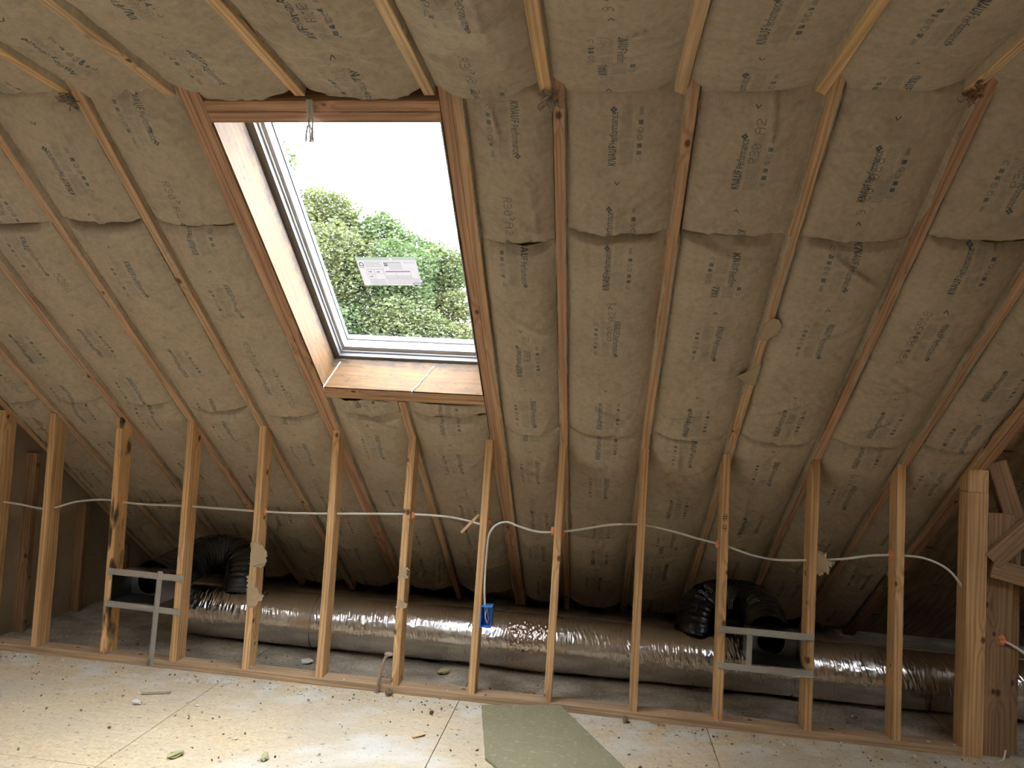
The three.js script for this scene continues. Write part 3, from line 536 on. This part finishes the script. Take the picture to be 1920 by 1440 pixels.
strap(V(0.806, 0.313, 0.004), V(1.247, 0.303, 0.004), 0.03, 'lower horizontal strap of the left register');
strap(V(1.118, 0.51, 0.0062), V(1.104, 0.005, 0.0062), 0.026, 'upright strap of the left register standing on the floor');
strap(V(4.048, 0.478, 0.004), V(4.49, 0.478, 0.004), 0.03, 'upper horizontal strap of the right register');
strap(V(4.05, 0.305, 0.004), V(4.492, 0.305, 0.004), 0.028, 'lower horizontal strap of the right register');
strap(V(4.193, 0.465, 0.0062), V(4.193, 0.318, 0.0062), 0.026, 'short upright strap of the right register');

// ---------------------------------------------------------------- wiring
const wz = -0.045;
const W3 = (a) => a.map(([x, y, z]) => V(x, y, z ?? wz));
tag(mesh('white_cable', tube(W3([[0.0, 0.81], [0.2, 0.797], [0.37, 0.785], [0.55, 0.838], [0.72, 0.86], [0.9, 0.852], [1.2, 0.86], [1.6, 0.862], [1.85, 0.868], [2.1, 0.884], [2.46, 0.907], [2.64, 0.91], [2.75, 0.9], [2.84, 0.883]]), 0.0058, 160, 8), M.cable), 'white cable running level through the left half of the knee wall', 'cable');
tag(mesh('white_cable', tube(W3([[2.893, 0.47, -0.02], [2.888, 0.53, -0.012], [2.884, 0.62, -0.012], [2.886, 0.75, -0.012], [2.893, 0.84, -0.016], [2.92, 0.885, -0.03], [2.975, 0.905], [3.05, 0.885], [3.14, 0.868], [3.235, 0.874], [3.35, 0.895], [3.5, 0.93], [3.66, 0.943], [3.8, 0.925], [3.95, 0.893], [4.066, 0.872], [4.2, 0.835], [4.32, 0.822], [4.475, 0.833], [4.62, 0.85], [4.76, 0.878], [4.875, 0.888], [5.0, 0.882], [5.1, 0.838], [5.165, 0.762], [5.2, 0.7]]), 0.0058, 240, 8), M.cable), 'white cable rising from the blue box and sagging to the right posts', 'cable');
tag(mesh('white_cable', tube(W3([[5.335, 0.535, -0.034], [5.39, 0.51, -0.02], [5.48, 0.445, 0.0], [5.6, 0.33, 0.03]]), 0.006, 40, 8), M.cable), 'white cable leaving the knotty post at the right edge', 'cable');
tag(mesh('white_cable', tube(W3([[2.884, 0.49, -0.055], [2.878, 0.6, -0.06], [2.877, 0.75, -0.062], [2.876, 0.84, -0.06], [2.872, 0.88, wz]]), 0.005, 40, 8), M.cable), 'second white cable climbing behind the first at the blue box', 'cable');
function plug(x, y, z, r, label) { const g = new THREE.IcosahedronGeometry(r, 3), p = g.attributes.position; for (let i = 0; i < p.count; i++) { const s = 1 + 0.45 * nz(p.getX(i) * 70 + x * 9, p.getY(i) * 70, p.getZ(i) * 70); p.setXYZ(i, p.getX(i) * s * 0.75, p.getY(i) * s * 1.15, p.getZ(i) * s); } g.computeVertexNormals(); const m = mesh('foam_plug', g, M.foam); m.position.set(x, y, z); tag(m, label, 'foam', 'orange fire foam plugs'); }
const hx = (i, y) => SX[i] + (STX[i] - SX[i]) * y / H;
plug(hx(2, 0.86) + 0.021, 0.857, wz, 0.014, 'orange foam plug on the dark stained second stud');
plug(hx(4, 0.86) + 0.022, 0.862, wz, 0.018, 'orange foam plug on the stud with ragged scraps');
plug(hx(6, 0.9) + 0.021, 0.905, wz, 0.017, 'orange foam plug on the stud with small scraps');
plug(hx(7, 0.89) + 0.021, 0.9, wz, 0.014, 'orange foam plug above the blue box');
plug(hx(8, 0.87) - 0.022, 0.876, wz, 0.02, 'orange foam plug on the left of the eighth stud'); plug(hx(8, 0.87) + 0.022, 0.865, wz, 0.021, 'orange foam plug on the right of the eighth stud');
plug(hx(10, 0.87) - 0.021, 0.877, wz, 0.019, 'orange foam plug on the left of the pencilled stud'); plug(hx(10, 0.87) + 0.021, 0.862, wz, 0.014, 'orange foam plug on the right of the pencilled stud');
plug(hx(12, 0.88) - 0.021, 0.888, wz, 0.019, 'orange foam plug on the last stud before the posts'); plug(5.335, 0.536, -0.034, 0.021, 'orange foam plug on the knotty post');
{
  const x0 = hx(7, 0.43) + 0.0195, g = grp('outlet_box', V(x0, 0.375, 0.004)); tag(g, 'open blue plastic outlet box nailed to the seventh stud', 'outlet box');
  const w = 0.056, h = 0.105, d = 0.07, t = 0.003;
  for (const r of [[0, t, 0, h, -d, 0], [w - t, w, 0, h, -d, 0], [t, w - t, 0, t, -d, 0], [t, w - t, h - t, h, -d, 0], [t, w - t, t, h - t, -d, -d + t]]) mesh('shell', box(...r), M.blue, g);
  for (const y of [0.004, h - 0.012]) mesh('screw_tab', box(w / 2 - 0.008, w / 2 + 0.008, y, y + 0.008, -0.012, 0.003), M.blue, g);
  const wire = (a, m) => mesh('wire', tube(a.map((p) => V(...p)), 0.0018, 20, 6), m, g);
  wire([[0.014, 0.1, -0.04], [0.02, 0.07, -0.02], [0.03, 0.03, -0.012], [0.035, 0.012, -0.03]], M.cable); wire([[0.018, 0.1, -0.04], [0.014, 0.06, -0.015], [0.02, 0.02, -0.02]], M.black); wire([[0.024, 0.1, -0.04], [0.034, 0.075, -0.012], [0.04, 0.04, -0.014], [0.03, 0.02, -0.03]], M.copper); wire([[0.03, 0.1, -0.04], [0.024, 0.05, -0.01], [0.038, 0.02, -0.02]], M.cable);
}

// ---------------------------------------------------------------- scraps on the framing
function ragged(name, pts, mat, label, category, group, o = {}) {   // torn sheet: outline in (x, y), thickness, curled
  const f = []; const n = pts.length;
  for (let i = 0; i < n; i++) { const a = pts[i], b = pts[(i + 1) % n], L = Math.hypot(b[0] - a[0], b[1] - a[1]), k = Math.max(1, Math.round(L / (o.step || 0.0045))); for (let j = 0; j < k; j++) { const t = j / k, e = (o.rough ?? 0.016) * nz((a[0] + (b[0] - a[0]) * t) * 190, (a[1] + (b[1] - a[1]) * t) * 190, i); f.push(new THREE.Vector2(a[0] + (b[0] - a[0]) * t + e * (b[1] - a[1]) / L, a[1] + (b[1] - a[1]) * t - e * (b[0] - a[0]) / L)); } }
  const g = new THREE.ExtrudeGeometry(new THREE.Shape(f), { depth: o.t || 0.0012, bevelEnabled: false }), p = g.attributes.position;
  for (let i = 0; i < p.count; i++) { const x = p.getX(i), y = p.getY(i); p.setZ(i, p.getZ(i) + (o.curl || 0) * Math.pow(Math.max(0, x - (o.x0 ?? 0)), 2) + 0.004 * nz(x * 40, y * 40)); }
  g.computeVertexNormals();
  return tag(mesh(name, g, mat), label, category, group);
}
const sx4 = hx(4, 0.55) - 0.019, sx6 = hx(6, 0.5) - 0.019;
let m;
m = ragged('paper_scrap', [[0.004, 0.14], [0.03, 0.125], [0.075, 0.115], [0.1, 0.08], [0.105, 0.03], [0.08, 0.005], [0.008, -0.005]], M.paper, 'upper torn paper scrap on the fourth full stud', 'paper', 'torn paper scraps', { curl: 2.5, x0: 0.03 }); m.position.set(sx4, 0.578, 0.003);
m = ragged('paper_scrap', [[0.0, 0.16], [0.028, 0.15], [0.03, 0.1], [0.06, 0.1], [0.075, 0.075], [0.11, 0.07], [0.1, 0.045], [0.07, 0.025], [0.06, 0.0], [0.01, -0.01]], M.paper, 'lower torn paper scrap on the fourth full stud', 'paper', 'torn paper scraps', { curl: 2.5, x0: 0.03 }); m.position.set(sx4 - 0.004, 0.37, 0.003);
m = ragged('paper_scrap', [[0, 0], [0.045, 0.004], [0.052, 0.025], [0.03, 0.032], [0.055, 0.055], [0.025, 0.06], [0.01, 0.072]], M.paper, 'upper small paper scrap on the sixth full stud', 'paper', 'torn paper scraps', { curl: 2, x0: 0.03 }); m.position.set(sx6, 0.58, 0.003);
m = ragged('paper_scrap', [[0, 0], [0.046, 0.002], [0.056, 0.026], [0.03, 0.038], [0.012, 0.05]], M.paper, 'lower small paper scrap on the sixth full stud', 'paper', 'torn paper scraps', { curl: 2, x0: 0.03 }); m.position.set(sx6, 0.432, 0.003);
m = ragged('cardboard_scrap', [[-0.02, 0.105], [0.022, 0.108], [0.05, 0.09], [0.045, 0.075], [0.088, 0.055], [0.055, 0.03], [0.07, 0.002], [0.04, 0.004], [0.028, -0.012], [-0.02, 0.0]], M.paper, 'torn cardboard piece jutting right from the eleventh full stud', 'cardboard', null, { t: 0.004 }); m.position.set(hx(11, 0.83) + 0.021, 0.775, -0.03);
tag(board('wood_splinter', M.plate, 0.016, 0.008, V(2.752, 0.842, 0.004), V(2.838, 0.94, 0.006), V(0, 0, 1)), 'short wood splinter sticking out left of the seventh stud', 'splinter');
const flap = (pts, x, s, label) => { const f = ragged('paper_flap', pts, M.paper, label, 'paper', 'torn paper flaps on a rafter', { rough: 0.002, curl: 1.5, x0: 0.03, step: 0.012 }); f.position.copy(SL(x, s, -0.006)); f.quaternion.setFromRotationMatrix(new THREE.Matrix4().makeBasis(V(1, 0, 0), DS, DN.clone().negate())); };
flap([[-0.019, -0.03], [0.019, -0.022], [0.03, 0.0], [0.052, 0.006], [0.044, 0.03], [0.056, 0.05], [0.034, 0.09], [0.012, 0.1], [-0.019, 0.055]], 4.064, 0.83, 'upper torn paper flap on the third rafter right of the skylight');
flap([[0.02, -0.02], [0.019, 0.12], [-0.01, 0.085], [-0.066, 0.036], [-0.062, 0.026], [-0.035, 0.004], [-0.019, -0.005]], 4.064, 0.545, 'lower torn paper flap on the third rafter right of the skylight');
{ const g = []; for (let k = 0; k < 9; k++) { const a = SL(2.448 + rnd(-0.012, 0.012), SB - 0.03, -0.012), pts = [a]; for (let i = 1; i < 5; i++) pts.push(a.clone().add(V(-0.006 * i + rnd(-0.006, 0.006), -0.026 * i + 0.0, -0.022 * i + rnd(-0.006, 0.006)))); g.push(tube(pts, rnd(0.0012, 0.003), 14, 5)); } tag(mesh('fibre_wisp', mergeGeometries(g), M.plaster), 'wisp of pale fibre dangling over the top of the skylight', 'fibre'); }
// pencil mark on the tenth stud
{ const g = []; const st = (a, b) => { const d = Math.hypot(b[0] - a[0], b[1] - a[1]); g.push(new THREE.BoxGeometry(d, 0.0028, 0.0008).rotateZ(Math.atan2(b[1] - a[1], b[0] - a[0])).translate((a[0] + b[0]) / 2, (a[1] + b[1]) / 2, 0)); };
  st([-0.012, 0.032], [0.013, 0.036]); st([-0.013, 0.022], [0.012, 0.026]); st([-0.006, 0.012], [-0.004, 0.046]); st([0.005, 0.013], [0.007, 0.047]); st([-0.006, -0.006], [-0.008, -0.026]); st([-0.008, -0.026], [0.01, -0.022]); st([0.006, -0.006], [0.004, -0.042]);
  const mk = mesh('pencil_mark', mergeGeometries(g), std({ color: lin(0.05, 0.045, 0.04), roughness: 0.9 }), studMesh[10]); mk.applyMatrix4(new THREE.Matrix4().copy(studMesh[10].matrix).invert().multiply(new THREE.Matrix4().makeTranslation(hx(10, 0.98), 0.985, 0.0006))); }

function tuft(p, r, col, label) { const g = []; for (let k = 0; k < 34; k++) { const a = p.clone().add(V(rnd(-r, r) * 0.6, rnd(-r, r) * 0.4, rnd(-r, r) * 0.6)), pts = [a]; for (let i = 1; i < 4; i++) pts.push(pts[i - 1].clone().add(V(rnd(-r, r) * 0.6, rnd(-r, r) * 0.5, rnd(-r, r) * 0.6))); g.push(tube(pts, rnd(0.001, 0.0028), 10, 5)); } tag(mesh('wool_tuft', mergeGeometries(g), std({ color: col, roughness: 1 })), label, 'insulation', 'loose insulation tufts'); }
tuft(SL(8 * S - 0.02, SB - 0.035, -0.008), 0.03, lin(0.42, 0.33, 0.27), 'pale tuft where the ceiling joist meets the first rafter right of the skylight');
tuft(SL(11 * S - 0.03, SB - 0.02, -0.008), 0.028, lin(0.42, 0.22, 0.15), 'reddish tuft where the ceiling joist meets the fourth rafter right of the skylight');
tuft(SL(4 * S - 0.03, SB - 0.03, -0.006), 0.026, lin(0.36, 0.28, 0.22), 'brown tuft where the ceiling joist meets the rafter left of the skylight');

// ---------------------------------------------------------------- on the floor
{ const A = V(2.914, 0.014, 0.05), B = V(3.301, 0.05, 0.04), C = V(3.66, 0.012, 0.62), D = V(3.16, 0.012, 0.72), E2 = V(3.02, 0.012, 0.57);
  const top = [A, B, C, D, E2], P = [], U = [], I = [], t = V(0, -0.011, 0);
  const ctr = top.reduce((a, b) => a.clone().add(b)).multiplyScalar(0.2);
  const push = (p) => { P.push(p.x, p.y, p.z); U.push(p.x * 1.6, p.z * 1.6); return P.length / 3 - 1; };
  const edge = []; for (let i = 0; i < 5; i++) { const a = top[i], b = top[(i + 1) % 5], k = 14; for (let j = 0; j < k; j++) { const p = a.clone().lerp(b, j / k); if (i > 2) p.x += 0.003 * nz(j * 1.7, i * 5); edge.push(p); } }
  const c0 = push(ctr); edge.forEach((p) => push(p)); const n = edge.length; for (let i = 0; i < n; i++) I.push(c0, c0 + 1 + (i + 1) % n, c0 + 1 + i);
  const s0 = P.length / 3; edge.forEach((p) => { push(p); push(p.clone().add(t)); }); for (let i = 0; i < n; i++) { const a = s0 + 2 * i, b = s0 + 2 * ((i + 1) % n); I.push(a, b, a + 1, b, b + 1, a + 1); }
  const c1 = push(ctr.clone().add(t)); edge.forEach((p) => push(p.clone().add(t))); for (let i = 0; i < n; i++) I.push(c1, c1 + 1 + i, c1 + 1 + (i + 1) % n);
  tag(mesh('board_offcut', geo(P, U, I), M.greenboard), 'grey-green board offcut leaning on the bottom plate', 'board'); }
function pebble(name, x, z, r, mat, label, category, group, sc = [1, 0.6, 1], y = 0) { const g = new THREE.IcosahedronGeometry(r, 2), p = g.attributes.position; for (let i = 0; i < p.count; i++) { const s = 1 + 0.6 * nz(p.getX(i) / r * 1.3 + x * 31, p.getY(i) / r * 1.3, p.getZ(i) / r * 1.3 + z * 17); p.setXYZ(i, p.getX(i) * s * sc[0], p.getY(i) * s * sc[1], p.getZ(i) * s * sc[2]); } g.computeVertexNormals(); g.computeBoundingBox(); g.translate(0, -g.boundingBox.min.y, 0); g.rotateY(x * 13 + z * 7); const m = mesh(name, g, mat); m.position.set(x, y, z); return tag(m, label, category, group); }
const chip = std({ color: lin(0.22, 0.15, 0.09), roughness: 0.9 }), lf = std({ color: lin(0.42, 0.4, 0.2), roughness: 0.8 });
tag(board('wood_sliver', M.grey, 0.018, 0.006, V(1.285, 0.004, 0.335), V(1.405, 0.004, 0.285), V(0, 1, 0)), 'long dark wood sliver on the floor at the left', 'sliver');
pebble('plaster_chip', 1.335, 0.442, 0.016, M.plaster, 'pale plaster chip just below the dark sliver', 'chip', null, [0.7, 0.6, 1.4]);
pebble('dry_leaf', 1.794, 0.842, 0.022, lf, 'curled dry leaf on the floor, left of the two nearest the viewer', 'leaf', null, [1.4, 0.5, 0.7]);
pebble('dry_leaf', 2.142, 0.769, 0.018, lf, 'curled dry leaf on the floor, right of the two nearest the viewer', 'leaf', null, [1.3, 0.5, 0.8]);
tag(board('wood_chip', M.joist[0], 0.014, 0.006, V(2.672, 0.004, 0.45), V(2.718, 0.006, 0.41), V(0, 1, 0)), 'orange wood chip left of the board offcut', 'chip');
pebble('dark_crumb', 2.692, 0.183, 0.012, M.dark, 'dark blue-grey crumb left of the board offcut', 'crumb', null, [1, 0.6, 0.8]);
pebble('dirt_clod', 2.43, 0.03, 0.02, chip, 'ragged brown clod at the foot of the sixth stud', 'clod', null, [0.9, 0.8, 1.2]);
pebble('plaster_chip', 1.861, -0.27, 0.024, M.plaster, 'white plaster chip behind the plate near the duct', 'chip', null, [1.4, 0.5, 0.8]);
pebble('plaster_chip', 2.635, -0.33, 0.024, lf, 'pale yellow lump on the floor before the duct', 'chip', null, [1.4, 0.6, 0.8]);
tag(board('wood_stick', M.plate, 0.012, 0.01, V(3.736, 0.009, 0.012), V(3.81, 0.006, 0.04), V(0, 1, 0)), 'pale stick on the floor right of the board offcut', 'stick');
pebble('dirt_clod', 3.62, 0.04, 0.016, chip, 'dark clod at the foot of the ninth stud', 'clod', null, [0.7, 0.7, 1.6]);
pebble('dirt_clod', 3.14, -0.13, 0.03, chip, 'brown clod behind the plate right of the eighth stud', 'clod', null, [1.2, 0.6, 0.9]);
{ const g = []; const c1 = tube([V(2.36, 0.0, 0.012), V(2.372, 0.06, 0.02), V(2.384, 0.12, 0.018), V(2.395, 0.178, 0.012), V(2.412, 0.198, 0.004)], 0.008, 24, 7); const p = c1.attributes.position; for (let i = 0; i < p.count; i++) { const y = p.getY(i); p.setX(i, p.getX(i) + 0.006 * nz(y * 40, i % 8)); } g.push(c1); g.push(new THREE.IcosahedronGeometry(0.018, 2).scale(1.3, 0.7, 0.8).translate(2.41, 0.196, 0.004)); tag(mesh('twisted_rag', mergeGeometries([c1.toNonIndexed(), g[1]]), std({ color: lin(0.42, 0.3, 0.25), roughness: 0.95 })), 'brownish twisted rag propped against the sixth stud', 'rag'); }
tag(mesh('cable_end', tube([V(5.3, 0.006, 0.03), V(5.33, 0.01, 0.01), V(5.345, 0.05, 0.0)], 0.004, 16, 6), M.cable), 'white cable offcut at the foot of the knotty post', 'cable');
{ // crumbs and grit nobody could count
  const crumb = (n, mat, name, label, r0, r1, near) => { const im = new THREE.InstancedMesh(new THREE.DodecahedronGeometry(1, 0), mat, n), q = new THREE.Quaternion(), m4 = new THREE.Matrix4(); for (let i = 0; i < n; i++) { const x = rnd(0.1, 5.3), z = rnd() < near ? 0.03 + Math.abs(rnd(-0.12, 0.12)) : rnd(-0.36, 1.2), r = r0 + (r1 - r0) * Math.pow(rnd(), 3); q.setFromEuler(new THREE.Euler(rnd(6), rnd(6), rnd(6))); const onPlate = z < 0.003 && z > -0.09; m4.compose(V(x, (onPlate ? 0.038 : 0) + r * 0.35, z), q, V(r * rnd(0.7, 1.6), r * rnd(0.4, 0.7), r)); im.setMatrixAt(i, m4); } add(im, name); return tag(im, label, 'debris', null, 'stuff'); };
  crumb(900, M.plaster, 'plaster_crumbs', 'white plaster crumbs strewn over the floor', 0.0015, 0.009, 0.5);
  crumb(700, chip, 'dirt_crumbs', 'dark crumbs and splinters strewn over the floor', 0.0012, 0.007, 0.25);
}

// ---------------------------------------------------------------- outside: a tree and the ground
{
  tag(mesh('lawn', new THREE.CylinderGeometry(60, 60, 0.2, 48).translate(0, -5.7, -10), std({ color: lin(0.05, 0.09, 0.025), roughness: 1 })), 'grass far below the roof', 'ground', null, 'structure');
  const leaf = new THREE.BufferGeometry(); leaf.setAttribute('position', new THREE.Float32BufferAttribute([0, 0, 0, 0.34, 0.12, 0.5, 0, 0, 0.45, -0.34, 0.12, 0.5, 0, 0.04, 1], 3)); leaf.setIndex([0, 1, 2, 0, 2, 3, 1, 4, 2, 2, 4, 3]); leaf.computeVertexNormals();
  const leafMat = new THREE.MeshPhysicalMaterial({ color: 0xffffff, roughness: 0.9, transmission: 0.4, thickness: 0, side: THREE.DoubleSide, specularIntensity: 0.3 });
  const bark = std({ color: lin(0.09, 0.07, 0.05), roughness: 1 });
  function tree(name, label, base, top, blobs, count) {
    const g = grp(name, base); tag(g, label, 'tree');
    const br = [tube([V(0, 0, 0), V(0.1, 2, 0.05), V(-0.05, 4.5, 0), top.clone().sub(base)], 0.17, 30, 8)];
    for (const [x, y, z, r] of blobs) br.push(tube([V(0, (y - base.y) * 0.55, 0), V((x - base.x) * 0.5, (y - base.y) * 0.8, (z - base.z) * 0.5), V(x, y, z).sub(base)], 0.035, 12, 5));
    mesh('trunk', mergeGeometries(br), bark, g);
    const im = new THREE.InstancedMesh(leaf, leafMat, count), q = new THREE.Quaternion(), m4 = new THREE.Matrix4(), c = new THREE.Color(); let tot = 0; for (const b of blobs) tot += Math.pow(b[3], 2.4) * (b[4] ?? 1);
    let i = 0; for (const [x, y, z, r, dens = 1] of blobs) { const n = Math.floor(count * Math.pow(r, 2.4) * dens / tot), warm = rnd(); for (let k = 0; k < n && i < count; k++, i++) {
      const a = rnd(6.2832), cz = rnd(-1, 1), sr = Math.sqrt(1 - cz * cz), rr = r * Math.pow(rnd(), 0.42) * (0.8 + 0.42 * fbm(a * 1.2 + x, cz * 1.6 + y, z, 2) + 0.18);
      q.setFromEuler(new THREE.Euler(rnd(-0.9, 0.9), rnd(6.28), rnd(-0.9, 0.9))); const s = rnd(0.055, 0.1);
      m4.compose(V(x - base.x + rr * sr * Math.cos(a), y - base.y + rr * cz * 0.85, z - base.z + rr * sr * Math.sin(a)), q, V(s, s, s)); im.setMatrixAt(i, m4); const t = 0.75 + 0.5 * rnd(); im.setColorAt(i, c.setRGB(LEAF * (0.6 + 0.35 * warm) * t, LEAF * t, LEAF * 0.3 * t)); } }
    im.count = i; add(im, 'foliage', g); im.userData.kind = 'stuff';
  }
  const LEAF = 0.07;
  tree('broadleaf_tree', 'leafy green tree seen through the skylight', V(-0.6, -5.6, -10), V(-0.8, 3.6, -9.8),
    [[-2.15, 5.0, -9.2, 0.8], [-1.0, 4.75, -9.4, 0.62], [-1.6, 4.0, -8.6, 0.95], [-0.55, 3.9, -9.0, 0.85], [0.15, 4.25, -9.8, 0.6], [0.45, 3.45, -9.6, 0.5, 0.7], [-0.3, 2.9, -8.8, 0.9], [-1.5, 2.9, -8.8, 1.0], [0.75, 2.65, -9.2, 0.6], [-2.6, 3.5, -9.6, 0.9], [-2.9, 4.6, -10, 0.7], [0.2, 1.9, -9.4, 1.1], [-1.4, 1.7, -9.4, 1.2], [-2.8, 2.2, -9.8, 1.1], [-0.6, 4.2, -10.6, 1.1], [-1.8, 4.4, -10.6, 1.0]], 210000);
  tree('round_tree', 'round leafy tree beyond the roof, right of the skylight view', V(5.2, -5.6, -12), V(5.1, 3.4, -12), [[5, 4.2, -12, 1.1], [4.2, 3.2, -11.8, 1.0], [6, 3.2, -12, 1.1], [5.1, 2.6, -11.6, 1.3], [5, 1.2, -12, 1.4], [6.2, 1.6, -12.2, 1.1], [4.0, 1.8, -12, 1.0]], 50000);
  tree('thin_tree', 'thin leafed tree top at the upper left of the skylight', V(-4.6, -5.6, -10.5), V(-4.2, 5.6, -10.2),
    [[-3.45, 6.5, -9.9, 0.42, 0.5], [-4.2, 6.2, -10.2, 0.7, 0.6], [-4.6, 5.0, -10.4, 1.0, 0.6], [-4.9, 3.4, -10.4, 1.2, 0.6], [-4.4, 2.0, -10.2, 1.1, 0.6]], 26000);
}

//TAIL
scene.traverse((o) => { if (o.isMesh) { o.castShadow = true; o.receiveShadow = true; } });
renderer.render(scene, camera);
